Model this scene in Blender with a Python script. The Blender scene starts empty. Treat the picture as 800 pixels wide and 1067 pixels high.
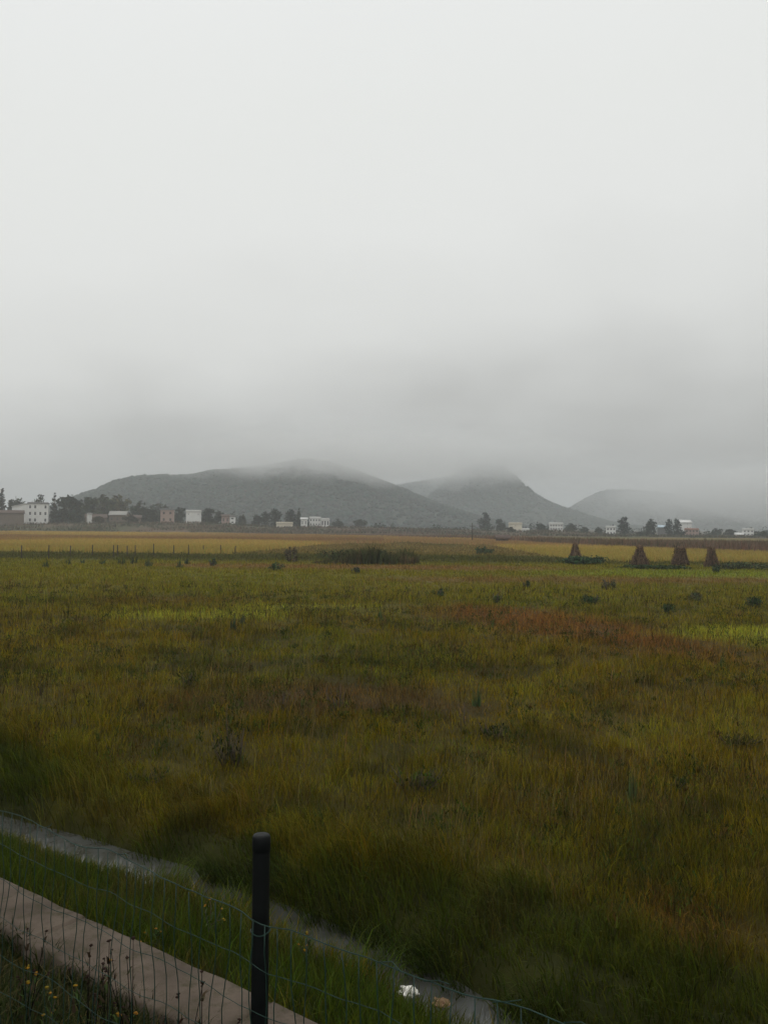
import bpy, bmesh, math, random
import numpy as np
from mathutils import Vector, Matrix, Euler

random.seed(7)
rng = np.random.default_rng(11)
R = math.radians
scene = bpy.context.scene
COL = scene.collection

# ------------------------------------------------------------------ camera
H = 3.4                     # eye height above the field
FPX = 924.0                 # focal length in photo pixels (800 x 1067)
cam_d = bpy.data.cameras.new('camera')
cam = bpy.data.objects.new('camera', cam_d)
COL.objects.link(cam)
CM = Matrix.Rotation(R(90 + 0.93), 3, 'X') @ Matrix.Rotation(R(0.5), 3, 'Z')
cam.matrix_world = Matrix.Translation((0, 0, H)) @ CM.to_4x4()
cam_d.sensor_fit = 'VERTICAL'
cam_d.sensor_height = 36.0
cam_d.lens = 36.0 * FPX / 1067.0
cam_d.clip_start = 0.05
cam_d.clip_end = 20000
scene.camera = cam


def ray(px, py):
    return CM @ Vector(((px - 400) / FPX, -(py - 533.5) / FPX, -1.0))


def G(px, py, z=0.0):
    d = ray(px, py)
    t = (z - H) / d.z
    return Vector((d.x * t, d.y * t, z))


def atd(px, py, Y):
    d = ray(px, py)
    t = Y / d.y
    return Vector((d.x * t, Y, H + d.z * t))


# ------------------------------------------------------------------ noise
_tab = rng.random((256, 256))


def vnoise(x, y, seed=0):
    x = np.asarray(x, float) + seed * 17.31
    y = np.asarray(y, float) + seed * 9.73
    xi = np.floor(x).astype(int); yi = np.floor(y).astype(int)
    fx = x - xi; fy = y - yi
    fx = fx * fx * (3 - 2 * fx); fy = fy * fy * (3 - 2 * fy)
    a = _tab[xi & 255, yi & 255]; b = _tab[(xi + 1) & 255, yi & 255]
    c = _tab[xi & 255, (yi + 1) & 255]; d = _tab[(xi + 1) & 255, (yi + 1) & 255]
    return (a * (1 - fx) + b * fx) * (1 - fy) + (c * (1 - fx) + d * fx) * fy


def fbm(x, y, seed=0, octs=4):
    s = 0; a = 1; t = 0; f = 1.0
    for k in range(octs):
        s = s + a * vnoise(np.asarray(x) * f, np.asarray(y) * f, seed + k)
        t += a; a *= .5; f *= 2.03
    return s / t


def sstep(a, b, x):
    t = np.clip((np.asarray(x, float) - a) / (b - a), 0, 1)
    return t * t * (3 - 2 * t)


# ------------------------------------------------------------------ terrain
PN = np.array([-400, 0.6, 2.2, 3.2, 3.45, 4.0, 4.35, 5.3, 5.66, 5.82, 6.06, 6.20, 6.45, 8.0, 400])
PZ = np.array([1.8, 1.8, .80, .42, .38, .33, .28, .0, -.2, -.42, -.42, -.2, .03, .0, 0])
AT = (np.array([-200, 0, 120, 200, 240, 290, 330, 420, 536, 580, 640, 800, 1000]) - 400) / FPX
AZ = np.array([3.1, 3.1, 3.8, 4.2, 3.8, 2.5, 3.0, 2.4, 1.6, 2.2, .3, .3, .3])


SH_S = np.array([-30, 1.0, 3.3, 4.0, 5.0, 6.2, 7.0, 8.4, 9.8, 12, 40])
SH_V = np.array([-.62, -.58, -.40, -.22, -.02, .05, -.03, -.10, -.22, -.3, -.35])


def bend(ss):
    return np.interp(ss, SH_S, SH_V)


def gz(X, Y):
    X = np.asarray(X, float); Y = np.asarray(Y, float)
    nn = .6 * X + .8 * Y
    ss = -.8 * X + .6 * Y
    wob = (fbm(ss * .55, nn * 0, 3, 3) - .5) * .26 * sstep(4.2, 5.2, nn) * (1 - sstep(8, 10, nn))
    sh = bend(ss) * sstep(4.3, 5.4, nn) * (1 - sstep(7.0, 10.0, nn))
    z = np.interp(nn - sh + wob, PN, PZ)
    z = z + (fbm(X * .35, Y * .35, 5) - .5) * .14 * sstep(6.6, 9, nn)
    z = z + (fbm(X * 1.3, Y * 1.3, 8, 2) - .5) * .07 * (sstep(6.4, 7, nn) + sstep(1.5, 2.2, nn) * (1 - sstep(3.0, 3.4, nn)))
    Ys = np.maximum(Y, 1.0)
    z = z + sstep(335, 388, Y) * np.interp(X / Ys, AT, AZ)
    return z


def g1(x, y):
    return float(gz(np.array([x]), np.array([y]))[0])


def ground_pt(px, py, dz=0.0):
    """where the view ray of a photo pixel meets the uneven ground"""
    p = G(px, py, 0)
    for _ in range(4):
        p = G(px, py, g1(p.x, p.y))
    return Vector((p.x, p.y, p.z + dz))


# crop and grass colour (real colour of the plants, by place)
def ell(X, Y, cx, cy, rx, ry, rot=0, seed=0, edge=.45):
    c, s = math.cos(rot), math.sin(rot)
    dx = X - cx; dy = Y - cy
    a = (c * dx + s * dy) / rx; b = (-s * dx + c * dy) / ry
    d = np.sqrt(a * a + b * b) + (fbm(X / max(rx, ry) * 2.5, Y / max(rx, ry) * 2.5, 40 + seed) - .5) * 1.1
    return 1 - sstep(1 - edge, 1 + edge, d)


def maize_front(X):
    return np.interp(X, [-60, -20, 8, 25, 35, 51, 70, 130], [330, 300, 270, 230, 162, 120, 112, 105])


def is_rice(X, Y):
    t = X / np.maximum(Y, 1)
    nearL = 104 + (fbm(X * .05, Y * 0, 61, 2) - .5) * 8
    left = (t < -.17) & (Y > nearL) & (Y < 338)
    mid = (t >= -.17) & (Y > 104 + sstep(-.20, .0, t) * 68 + (fbm(X * .09, Y * .03, 63, 3) - .5) * 40 * sstep(-.19, -.12, t) + np.maximum(t, 0) * 90) & (Y < np.minimum(338, maize_front(X) - 3))
    right = (X > 19.5) & (Y > 90 + (fbm(X * .1, Y * 0, 62, 2) - .5) * 4) & (Y < maize_front(X) - 1.5) & (X < 47 + (Y - 90) * .25)
    return left | mid | right


def is_maize(X, Y):
    return (Y > maize_front(X)) & (Y < maize_front(X) + 70) & (Y < 345) & (X > -60)


C = lambda *a: np.array(a)[None, :]


def mixc(c, k, d):
    return c * (1 - k[:, None]) + d * k[:, None]


def tint(X, Y, var=1.0):
    X = np.asarray(X, float); Y = np.asarray(Y, float)
    n = len(X)
    olive = C(.172, .126, .005); green = C(.104, .110, .005); brown = C(.152, .094, .009)
    dark = C(.042, .040, .006); lime = C(.33, .33, .03); red = C(.225, .092, .026); straw = C(.25, .19, .06)
    a = fbm(X * .10, Y * .16, 20)
    b = fbm(X * .33, Y * .5, 24)
    c = fbm(X * .8, Y * 1.0, 28, 3)
    col = np.repeat(olive, n, 0)
    col = mixc(col, sstep(.48, .68, a) * .75, green)
    col = mixc(col, sstep(.58, .78, b) * .5, brown)
    col = mixc(col, sstep(.54, .70, c) * .6, dark)
    c2 = fbm(X * 1.7, Y * 1.9, 47, 3)
    col = mixc(col, sstep(.54, .70, c2) * .5 * (1 - sstep(30, 60, Y)), np.where((c > .5)[:, None], dark, brown))
    col = mixc(col, sstep(.60, .75, 1 - c2) * .35 * (1 - sstep(25, 50, Y)), C(.19, .155, .02))
    col = mixc(col, sstep(.56, .75, 1 - c) * .35, lime * .75)
    # brighter, greener sward further out
    col = mixc(col, sstep(24, 46, Y) * .6, C(.185, .172, .012))
    # distinct patches
    col = mixc(col, ell(X, Y, 6.4, 30.2, 6.6, 2.5, -1.2, 1) * .72, red)
    col = mixc(col, ell(X, Y, 3.2, 34, 3, 2.0, -.6, 9) * .35, red)
    col = mixc(col, ell(X, Y, -6.8, 33.0, 3.4, 1.5, .12, 2) * .8, lime)
    col = mixc(col, ell(X, Y, -3.6, 36.5, 2.6, .9, .1, 3) * .7, lime)
    col = mixc(col, ell(X, Y, 12.0, 28.5, 2.6, 2.8, 0, 4) * .8, lime)
    col = mixc(col, ell(X, Y, 23, 67, 10, 6, 0, 5) * .75, C(.19, .225, .022))
    col = mixc(col, ell(X, Y, -9.5, 39.5, 3.6, 2.2, 0, 6) * .75, brown)
    col = mixc(col, ell(X, Y, -1, 73, 16, 5, 0, 7) * .85, C(.22, .115, .042))
    col = mixc(col, ell(X, Y, 16, 58, 14, 3.5, .1, 8) * .75, C(.205, .112, .040))
    col = mixc(col, ell(X, Y, -1.0, 17.0, 2.8, 1.3, .1, 10) * .6, C(.13, .07, .035))
    col = mixc(col, ell(X, Y, 4.5, 12.2, 2.6, 1.0, -.2, 11) * .45, brown)
    col = mixc(col, ell(X, Y, 4.6, 8.3, .9, .8, 0, 12) * .6, straw)
    col = mixc(col, ell(X, Y, 2.6, 7.6, .5, .5, 0, 13) * .55, red)
    # rank dark growth along the far side of the rough grass
    col = mixc(col, sstep(80, 88, Y) * (1 - sstep(100, 112, Y)) * .75, C(.052, .056, .020))
    col = mixc(col, sstep(100, 112, Y) * .8, mixc(np.repeat(C(.185, .128, .045), n, 0), sstep(.45, .62, fbm(X * .07, Y * .05, 97, 3)), C(.088, .082, .026)))
    # crops
    rice = is_rice(X, Y)
    gold = C(.40, .285, .075); gold2 = C(.33, .26, .06); gold3 = C(.30, .19, .075)
    rc = np.repeat(gold, n, 0)
    rc = mixc(rc, sstep(.45, .6, fbm(X * .02, Y * .035, 70)), gold3)
    rc = mixc(rc, (1 - sstep(112, 150, Y)) * .8, gold2)
    band = sstep(176, 186, Y) * (1 - sstep(225, 245, Y)) * (X < 0)
    rc = mixc(rc, band * .75, C(.22, .125, .06))
    col[rice] = rc[rice]
    mz = is_maize(X, Y)
    mc = mixc(np.repeat(C(.155, .098, .066), n, 0), sstep(.4, .65, fbm(X * .05, Y * .05, 75)), C(.115, .083, .050))
    col[mz] = mc[mz]
    far = Y > 338
    fc = mixc(np.repeat(C(.115, .088, .060), n, 0), sstep(.4, .65, fbm(X * .03, Y * .12, 80)), C(.075, .080, .045))
    fc = mixc(fc, sstep(.52, .7, fbm(X * .05, Y * .3, 84)) * .7, C(.13, .085, .06))
    col[far & ~mz] = fc[far & ~mz]
    # ditch banks and the verge by the fence
    nn = .6 * X + .8 * Y
    sh_ = bend(-.8 * X + .6 * Y) * sstep(4.3, 5.4, nn) * (1 - sstep(7.0, 10.0, nn))
    nn = nn - sh_
    col = mixc(col, (sstep(3.9, 4.1, nn) * (1 - sstep(5.3, 5.6, nn))), C(.048, .070, .006))
    col = mixc(col, (sstep(3.9, 4.1, nn) * (1 - sstep(5.3, 5.6, nn))) * sstep(.5, .72, fbm(X * 2.2, Y * 2.2, 93, 3)) * .7, C(.085, .068, .016))
    nz_ = nn + (fbm(X * .55, Y * .55, 95, 3) - .5) * 3.2 - 1.1 * (1 - sstep(3.5, 6.5, -.8 * X + .6 * Y))
    col = mixc(col, sstep(5.6, 5.9, nn) * (1 - sstep(6.5, 7.3, nz_)) * .85, C(.034, .056, .006))
    col = mixc(col, sstep(6.6, 7.5, nn) * (1 - sstep(8.5, 14, nz_)) * .28, C(.060, .068, .007))
    col = mixc(col, 1 - sstep(3.3, 3.5, nn), C(.027, .034, .009))
    return col


# ------------------------------------------------------------------ materials
def new_mat(name):
    m = bpy.data.materials.new(name); m.use_nodes = True
    nt = m.node_tree; nt.nodes.clear()
    out = nt.nodes.new('ShaderNodeOutputMaterial')
    return m, nt, out


def M(name, col, rough=.8, var=.25, scale=3.0, spec=.3, bump=0.0, col2=None, metal=0.0):
    m, nt, out = new_mat(name)
    p = nt.nodes.new('ShaderNodeBsdfPrincipled')
    p.inputs['Roughness'].default_value = rough
    p.inputs['Metallic'].default_value = metal
    p.inputs['Specular IOR Level'].default_value = spec
    tc = nt.nodes.new('ShaderNodeTexCoord')
    nz = nt.nodes.new('ShaderNodeTexNoise'); nz.inputs['Scale'].default_value = scale
    nz.inputs['Detail'].default_value = 6; nz.inputs['Roughness'].default_value = .65
    nt.links.new(tc.outputs['Object'], nz.inputs['Vector'])
    rmp = nt.nodes.new('ShaderNodeValToRGB')
    c2 = col2 or tuple(c * (1 - var) for c in col)
    c1 = tuple(min(1, c * (1 + var)) for c in col) if col2 is None else col
    rmp.color_ramp.elements[0].position = .3; rmp.color_ramp.elements[1].position = .7
    rmp.color_ramp.elements[0].color = (*c2, 1); rmp.color_ramp.elements[1].color = (*c1, 1)
    nt.links.new(nz.outputs['Fac'], rmp.inputs['Fac'])
    nt.links.new(rmp.outputs['Color'], p.inputs['Base Color'])
    if bump:
        b = nt.nodes.new('ShaderNodeBump'); b.inputs['Strength'].default_value = bump
        b.inputs['Distance'].default_value = .02
        nt.links.new(nz.outputs['Fac'], b.inputs['Height'])
        nt.links.new(b.outputs['Normal'], p.inputs['Normal'])
    nt.links.new(p.outputs['BSDF'], out.inputs['Surface'])
    return m


def leaf_mat(name, transl=.25, gain=1.0):
    """plants: colour from the 'tint' attribute, a little light through the blade"""
    m, nt, out = new_mat(name)
    at = nt.nodes.new('ShaderNodeAttribute'); at.attribute_name = 'tint'
    d = nt.nodes.new('ShaderNodeBsdfPrincipled')
    d.inputs['Roughness'].default_value = .8; d.inputs['Specular IOR Level'].default_value = .06
    t = nt.nodes.new('ShaderNodeBsdfTranslucent')
    mx = nt.nodes.new('ShaderNodeMixShader'); mx.inputs[0].default_value = transl
    nt.links.new(at.outputs['Color'], d.inputs['Base Color'])
    nt.links.new(at.outputs['Color'], t.inputs['Color'])
    nt.links.new(d.outputs[0], mx.inputs[1]); nt.links.new(t.outputs[0], mx.inputs[2])
    nt.links.new(mx.outputs[0], out.inputs['Surface'])
    return m


def ground_mat():
    m, nt, out = new_mat('field_ground')
    at = nt.nodes.new('ShaderNodeAttribute'); at.attribute_name = 'tint'
    p = nt.nodes.new('ShaderNodeBsdfPrincipled'); p.inputs['Roughness'].default_value = .95
    p.inputs['Specular IOR Level'].default_value = .1
    g = nt.nodes.new('ShaderNodeNewGeometry')
    nz = nt.nodes.new('ShaderNodeTexNoise'); nz.inputs['Scale'].default_value = 2.2; nz.inputs['Detail'].default_value = 8
    nz.inputs['Roughness'].default_value = .7
    nt.links.new(g.outputs['Position'], nz.inputs['Vector'])
    mr = nt.nodes.new('ShaderNodeMapRange'); mr.inputs[1].default_value = .3; mr.inputs[2].default_value = .7
    mr.inputs[3].default_value = .55; mr.inputs[4].default_value = 1.2
    nt.links.new(nz.outputs['Fac'], mr.inputs[0])
    mul = nt.nodes.new('ShaderNodeVectorMath'); mul.operation = 'SCALE'
    nt.links.new(at.outputs['Color'], mul.inputs[0]); nt.links.new(mr.outputs[0], mul.inputs['Scale'])
    nt.links.new(mul.outputs[0], p.inputs['Base Color'])
    b = nt.nodes.new('ShaderNodeBump'); b.inputs['Strength'].default_value = .6; b.inputs['Distance'].default_value = .05
    nt.links.new(nz.outputs['Fac'], b.inputs['Height']); nt.links.new(b.outputs[0], p.inputs['Normal'])
    nt.links.new(p.outputs[0], out.inputs['Surface'])
    return m


MAT = dict(
    plant=leaf_mat('plant_leaves'), crown=leaf_mat('tree_leaves', .12),
    ground=ground_mat(),
    bark=M('bark', (.07, .055, .042), .9, .3, 6),
    concrete=M('concrete', (.142, .116, .084), .9, .3, 3.2, .1, .6, col2=(.066, .053, .038)),
    post=M('post_paint', (.004, .005, .005), .5, .4, 14, .16, .12),
    wire=M('green_wire', (.010, .034, .025), .45, .3, 20, .3),
    wood=M('grey_wood', (.058, .048, .038), .9, .3, 8),
    white=M('white_wall', (.64, .64, .62), .85, .10, .5),
    cream=M('cream_wall', (.60, .55, .45), .85, .12, 1.5),
    brick=M('brick_wall', (.36, .20, .15), .9, .2, 2),
    pink=M('pink_wall', (.34, .25, .215), .9, .15, 2),
    mud=M('mud_wall', (.15, .12, .098), .95, .2, 2),
    grey=M('grey_roof', (.20, .20, .20), .85, .2, 2),
    pale=M('pale_roof', (.33, .32, .30), .85, .2, 2),
    tile=M('tile_roof', (.105, .075, .062), .9, .25, 3),
    blue=M('blue_sheet', (.45, .55, .62), .6, .08, 2),
    glass=M('window_glass', (.03, .035, .04), .15, .2, 2, .5),
    stalk=leaf_mat('dry_stalks', .08),
    paper=M('litter_plastic', (.75, .73, .66), .5, .12, 30, .4),
    card=M('brown_litter', (.17, .105, .055), .85, .25, 30),
)


def kerb_mat():
    m = M('kerb_concrete', (.134, .106, .082), .92, .3, 2.6, .06, .6, col2=(.068, .053, .042))
    nt = m.node_tree
    p = [n for n in nt.nodes if n.type == 'BSDF_PRINCIPLED'][0]
    src = p.inputs['Base Color'].links[0].from_socket
    tc = [n for n in nt.nodes if n.type == 'TEX_COORD'][0]
    nz = nt.nodes.new('ShaderNodeTexNoise'); nz.inputs['Scale'].default_value = 9; nz.inputs['Detail'].default_value = 8; nz.inputs['Roughness'].default_value = .75
    nt.links.new(tc.outputs['Object'], nz.inputs['Vector'])
    r = nt.nodes.new('ShaderNodeValToRGB'); r.color_ramp.elements[0].position = .50; r.color_ramp.elements[1].position = .66
    r.color_ramp.elements[0].color = (0, 0, 0, 1); r.color_ramp.elements[1].color = (.75, .75, .75, 1)
    nt.links.new(nz.outputs['Fac'], r.inputs['Fac'])
    mx = nt.nodes.new('ShaderNodeMix'); mx.data_type = 'RGBA'
    nt.links.new(r.outputs['Color'], mx.inputs[0]); nt.links.new(src, mx.inputs[6]); mx.inputs[7].default_value = (.050, .046, .024, 1)
    nt.links.new(mx.outputs[2], p.inputs['Base Color'])
    return m


MAT['kerb'] = kerb_mat()


def hill_mat():
    m, nt, out = new_mat('wooded_hill')
    p = nt.nodes.new('ShaderNodeBsdfPrincipled'); p.inputs['Roughness'].default_value = .95
    p.inputs['Specular IOR Level'].default_value = .05
    g = nt.nodes.new('ShaderNodeNewGeometry')
    nz = nt.nodes.new('ShaderNodeTexNoise'); nz.inputs['Scale'].default_value = .012; nz.inputs['Detail'].default_value = 8
    nz.inputs['Roughness'].default_value = .65
    nt.links.new(g.outputs['Position'], nz.inputs['Vector'])
    r = nt.nodes.new('ShaderNodeValToRGB')
    r.color_ramp.elements[0].position = .38; r.color_ramp.elements[0].color = (.044, .058, .050, 1)  # raised and bluish: some of the haze is put into this colour
    r.color_ramp.elements[1].position = .68; r.color_ramp.elements[1].color = (.066, .074, .060, 1)
    nt.links.new(nz.outputs['Fac'], r.inputs['Fac']); nt.links.new(r.outputs['Color'], p.inputs['Base Color'])
    nt.links.new(p.outputs[0], out.inputs['Surface'])
    return m


MAT['hill'] = hill_mat()


def water_mat():
    m, nt, out = new_mat('ditch_water')
    p = nt.nodes.new('ShaderNodeBsdfPrincipled')
    p.inputs['Base Color'].default_value = (.085, .085, .076, 1)
    p.inputs['Roughness'].default_value = .03; p.inputs['IOR'].default_value = 1.33
    g = nt.nodes.new('ShaderNodeNewGeometry')
    nz = nt.nodes.new('ShaderNodeTexNoise'); nz.inputs['Scale'].default_value = 5; nz.inputs['Detail'].default_value = 4
    nt.links.new(g.outputs['Position'], nz.inputs['Vector'])
    wr = nt.nodes.new('ShaderNodeValToRGB'); wr.color_ramp.elements[0].position = .35; wr.color_ramp.elements[1].position = .65
    wr.color_ramp.elements[0].color = (.052, .052, .042, 1); wr.color_ramp.elements[1].color = (.080, .083, .078, 1)
    nt.links.new(nz.outputs['Fac'], wr.inputs['Fac']); nt.links.new(wr.outputs['Color'], p.inputs['Base Color'])
    b = nt.nodes.new('ShaderNodeBump'); b.inputs['Strength'].default_value = .035; b.inputs['Distance'].default_value = .03
    nt.links.new(nz.outputs['Fac'], b.inputs['Height']); nt.links.new(b.outputs[0], p.inputs['Normal'])
    nt.links.new(p.outputs[0], out.inputs['Surface'])
    return m


MAT['water'] = water_mat()


# ------------------------------------------------------------------ mesh helpers
def tag(o, label=None, cat=None, group=None, kind=None):
    if label: o['label'] = label
    if cat: o['category'] = cat
    if group: o['group'] = group
    if kind: o['kind'] = kind
    return o


def link(name, me, mat=None, parent=None):
    o = bpy.data.objects.new(name, me)
    if mat is not None: me.materials.append(mat)
    COL.objects.link(o)
    if parent is not None: o.parent = parent
    return o


def empty(name, loc, label, cat, group=None, rz=0.0):
    o = bpy.data.objects.new(name, None); COL.objects.link(o)
    o.location = loc; o.rotation_euler = (0, 0, rz); o.empty_display_size = .2
    return tag(o, label, cat, group)


def raw_mesh(name, V, polys_flat, sizes, tints=None, smooth=False):
    """V (n,3); polys_flat vertex indices; sizes loop count per polygon"""
    me = bpy.data.meshes.new(name)
    V = np.ascontiguousarray(V, np.float32)
    me.vertices.add(len(V)); me.vertices.foreach_set('co', V.ravel())
    me.loops.add(len(polys_flat)); me.loops.foreach_set('vertex_index', np.ascontiguousarray(polys_flat, np.int32))
    st = np.concatenate([[0], np.cumsum(sizes)[:-1]]).astype(np.int32)
    me.polygons.add(len(sizes)); me.polygons.foreach_set('loop_start', st)
    if tints is not None:
        a = me.attributes.new('tint', 'FLOAT_COLOR', 'POINT')
        t4 = np.ones((len(V), 4), np.float32); t4[:, :3] = tints
        a.data.foreach_set('color', t4.ravel())
    me.update(calc_edges=True)
    if smooth: me.polygons.foreach_set('use_smooth', np.ones(len(sizes), bool))
    return me


def blades(name, P, h, w, ang, lean, leandir, tints, droop=.35):
    """N bent tapering leaf blades as one mesh"""
    N = len(P)
    wx = np.cos(ang) * w * .5; wy = np.sin(ang) * w * .5
    lx = np.cos(leandir) * lean * h; ly = np.sin(leandir) * lean * h
    V = np.zeros((N, 5, 3), np.float32)
    V[:, 0] = P; V[:, 0, 0] -= wx; V[:, 0, 1] -= wy
    V[:, 1] = P; V[:, 1, 0] += wx; V[:, 1, 1] += wy
    m = P.copy(); m[:, 0] += lx * droop; m[:, 1] += ly * droop; m[:, 2] += h * .6
    V[:, 2] = m; V[:, 2, 0] += wx * .8; V[:, 2, 1] += wy * .8
    V[:, 3] = m; V[:, 3, 0] -= wx * .8; V[:, 3, 1] -= wy * .8
    t = P.copy(); t[:, 0] += lx; t[:, 1] += ly; t[:, 2] += h * np.sqrt(np.maximum(1 - .5 * lean ** 2, .25))
    V[:, 4] = t
    b = (np.arange(N) * 5)[:, None]
    F = np.concatenate([b + np.array([[0, 1, 2, 3]]), b + np.array([[3, 2, 4]])], 1).ravel()
    sizes = np.tile([4, 3], N)
    return raw_mesh(name, V.reshape(-1, 3), F, sizes, np.repeat(tints, 5, 0))


def jitter(t, amt=.25, hue=.10):
    n = len(t)
    k = rng.normal(1, amt, (n, 1)).clip(.4, 1.9)
    hv = rng.normal(0, hue, (n, 1))
    o = t * k
    o[:, 0:1] *= 1 + hv; o[:, 1:2] *= 1 - hv * .4
    return np.clip(o, .004, .7)


def tube_verts(pts, rad, sides=5):
    """open tube along a list of points -> verts, quads"""
    V = []; F = []
    n = len(pts)
    for i, p in enumerate(pts):
        a = Vector(pts[max(i - 1, 0)]); b = Vector(pts[min(i + 1, n - 1)])
        d = (b - a).normalized() if (b - a).length > 1e-9 else Vector((0, 0, 1))
        u = d.cross(Vector((0, 1, 0.01)))
        if u.length < 1e-4: u = d.cross(Vector((1, 0, 0)))
        u.normalize(); v = d.cross(u)
        r = rad[i] if hasattr(rad, '__len__') else rad
        for k in range(sides):
            t = 2 * math.pi * k / sides
            V.append(tuple(Vector(p) + (u * math.cos(t) + v * math.sin(t)) * r))
    for i in range(n - 1):
        for k in range(sides):
            k2 = (k + 1) % sides
            F.append((i * sides + k, i * sides + k2, (i + 1) * sides + k2, (i + 1) * sides + k))
    F.append(tuple(range(sides - 1, -1, -1)))
    F.append(tuple((n - 1) * sides + k for k in range(sides)))
    return V, F


class MB:
    def __init__(s): s.V = []; s.F = []; s.T = []

    def add(s, V, F, t=None):
        o = len(s.V); s.V += [tuple(v) for v in V]; s.F += [tuple(i + o for i in f) for f in F]
        s.T += [t or (.1, .1, .1)] * len(V)

    def tube(s, pts, rad, sides=5, t=None):
        s.add(*tube_verts(pts, rad, sides), t)

    def box(s, x0, y0, z0, x1, y1, z1, t=None):
        V = [(x0, y0, z0), (x1, y0, z0), (x1, y1, z0), (x0, y1, z0), (x0, y0, z1), (x1, y0, z1), (x1, y1, z1), (x0, y1, z1)]
        F = [(3, 2, 1, 0), (4, 5, 6, 7), (0, 1, 5, 4), (1, 2, 6, 5), (2, 3, 7, 6), (3, 0, 4, 7)]
        s.add(V, F, t)

    def build(s, name, mat, parent=None, smooth=False, tints=False):
        sizes = np.array([len(f) for f in s.F]); flat = np.array([i for f in s.F for i in f])
        me = raw_mesh(name, np.array(s.V), flat, sizes, np.array(s.T) if tints else None, smooth)
        return link(name, me, mat, parent)


# ------------------------------------------------------------------ the ground
def axis(parts):
    out = []
    for a, b, st in parts:
        out += list(np.arange(a, b, st))
    return out


na = axis([(-60, -2, 6), (-2, 9, .16), (9, 30, .7), (30, 100, 2.6), (100, 600, 11)]) + list(600 * 1.22 ** np.arange(13))
sp = axis([(0, 20, .45), (20, 100, 3), (100, 600, 11)]) + list(600 * 1.22 ** np.arange(13))
sa = sorted(set([-v for v in sp] + sp))
na = np.array(na); sa = np.array(sa)
NNg, SSg = np.meshgrid(na, sa, indexing='ij')
X = .6 * NNg - .8 * SSg; Y = .8 * NNg + .6 * SSg
X = X.ravel(); Y = Y.ravel()
Z = gz(X, Y)
a, b = len(na), len(sa)
idx = np.arange(a * b).reshape(a, b)
Q = np.stack([idx[:-1, :-1], idx[1:, :-1], idx[1:, 1:], idx[:-1, 1:]], -1).reshape(-1, 4)
gt = tint(X, Y)
nnv = .6 * X + .8 * Y
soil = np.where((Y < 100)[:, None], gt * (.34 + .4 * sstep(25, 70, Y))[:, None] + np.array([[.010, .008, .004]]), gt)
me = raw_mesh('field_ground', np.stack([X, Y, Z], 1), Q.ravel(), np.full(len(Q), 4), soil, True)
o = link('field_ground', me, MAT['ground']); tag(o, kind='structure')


def ribbon(name, n0, n1, z0, z1, s0, s1, mat, ds=.5, wob=0.0):
    """a long straight-sided body laid along the ditch direction"""
    S = np.arange(s0, s1 + .01, ds)
    J = np.arange(s0 + .7, s1, 1.9)
    S = np.sort(np.concatenate([S, J, J - .02, J + .02]))
    S = S[np.concatenate([[True], np.diff(S) > .004])]
    mb = MB(); V = []; F = []
    for i, s in enumerate(S):
        e = [random.uniform(-1, 1) * wob for _ in range(4)]
        jd = .06 if np.min(np.abs(J - s)) < .004 else 0.0
        sec = [(n0, z0), (n0 + e[0], z1 - .02), (n0 + .02 + e[0], z1 + e[2] * .4 - jd), (n1 - .02 + e[1], z1 + e[3] * .4 - jd), (n1 + e[1], z1 - .02), (n1, z0)]
        for n, z in sec:
            V.append((.6 * n - .8 * s, .8 * n + .6 * s, z))
        if i:
            for k in range(5):
                p = (i - 1) * 6 + k; q = i * 6 + k
                F.append((p, p + 1, q + 1, q))
    F.append((0, 1, 2, 3, 4, 5)); F.append(tuple(len(V) - 6 + k for k in (5, 4, 3, 2, 1, 0)))
    mb.add(V, F)
    return mb.build(name, mat)


o = ribbon('ditch_kerb', 3.49, 3.985, -.05, .5, -14, 45, MAT['kerb'], .25, .014)
tag(o, 'long bare concrete kerb running beside the ditch behind the wire fence', 'kerb')

mb = MB()
S = np.arange(-16, 60, 1.0)
for i, s in enumerate(S[:-1]):
    q = []
    for n, ss in ((4.5, s), (6.75, s), (6.75, s + 1), (4.5, s + 1)):
        q.append((.6 * n - .8 * ss, .8 * n + .6 * ss, -.18))
    mb.add(q, [(0, 1, 2, 3)])
o = mb.build('ditch_water', MAT['water']); tag(o, kind='structure')


# ------------------------------------------------------------------ grass
def wedge(N, y0, y1, p, tmax=.56):
    """N ground points in the view wedge; number per metre of depth ~ Y^-p"""
    u = rng.random(N); q = 1 - p
    Yv = (y0 ** q + u * (y1 ** q - y0 ** q)) ** (1 / q)
    Xv = (rng.random(N) * 2 - 1) * tmax * Yv
    return Xv, Yv


def grass_obj(name, X, Y, h, w, lean, label, cat, jit=.25, tin=None, mat='plant', wind=None):
    n = len(X)
    P = np.stack([X, Y, gz(X, Y) - .01], 1)
    t = tint(X, Y) if tin is None else tin
    ld = rng.random(n) * 2 * math.pi if wind is None else wind + rng.normal(0, .9, n)
    me = blades(name, P, h, w, rng.random(n) * math.pi, lean, ld, jitter(t, jit))
    o = link(name, me, MAT[mat])
    return tag(o, label, cat, kind='stuff')


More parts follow.
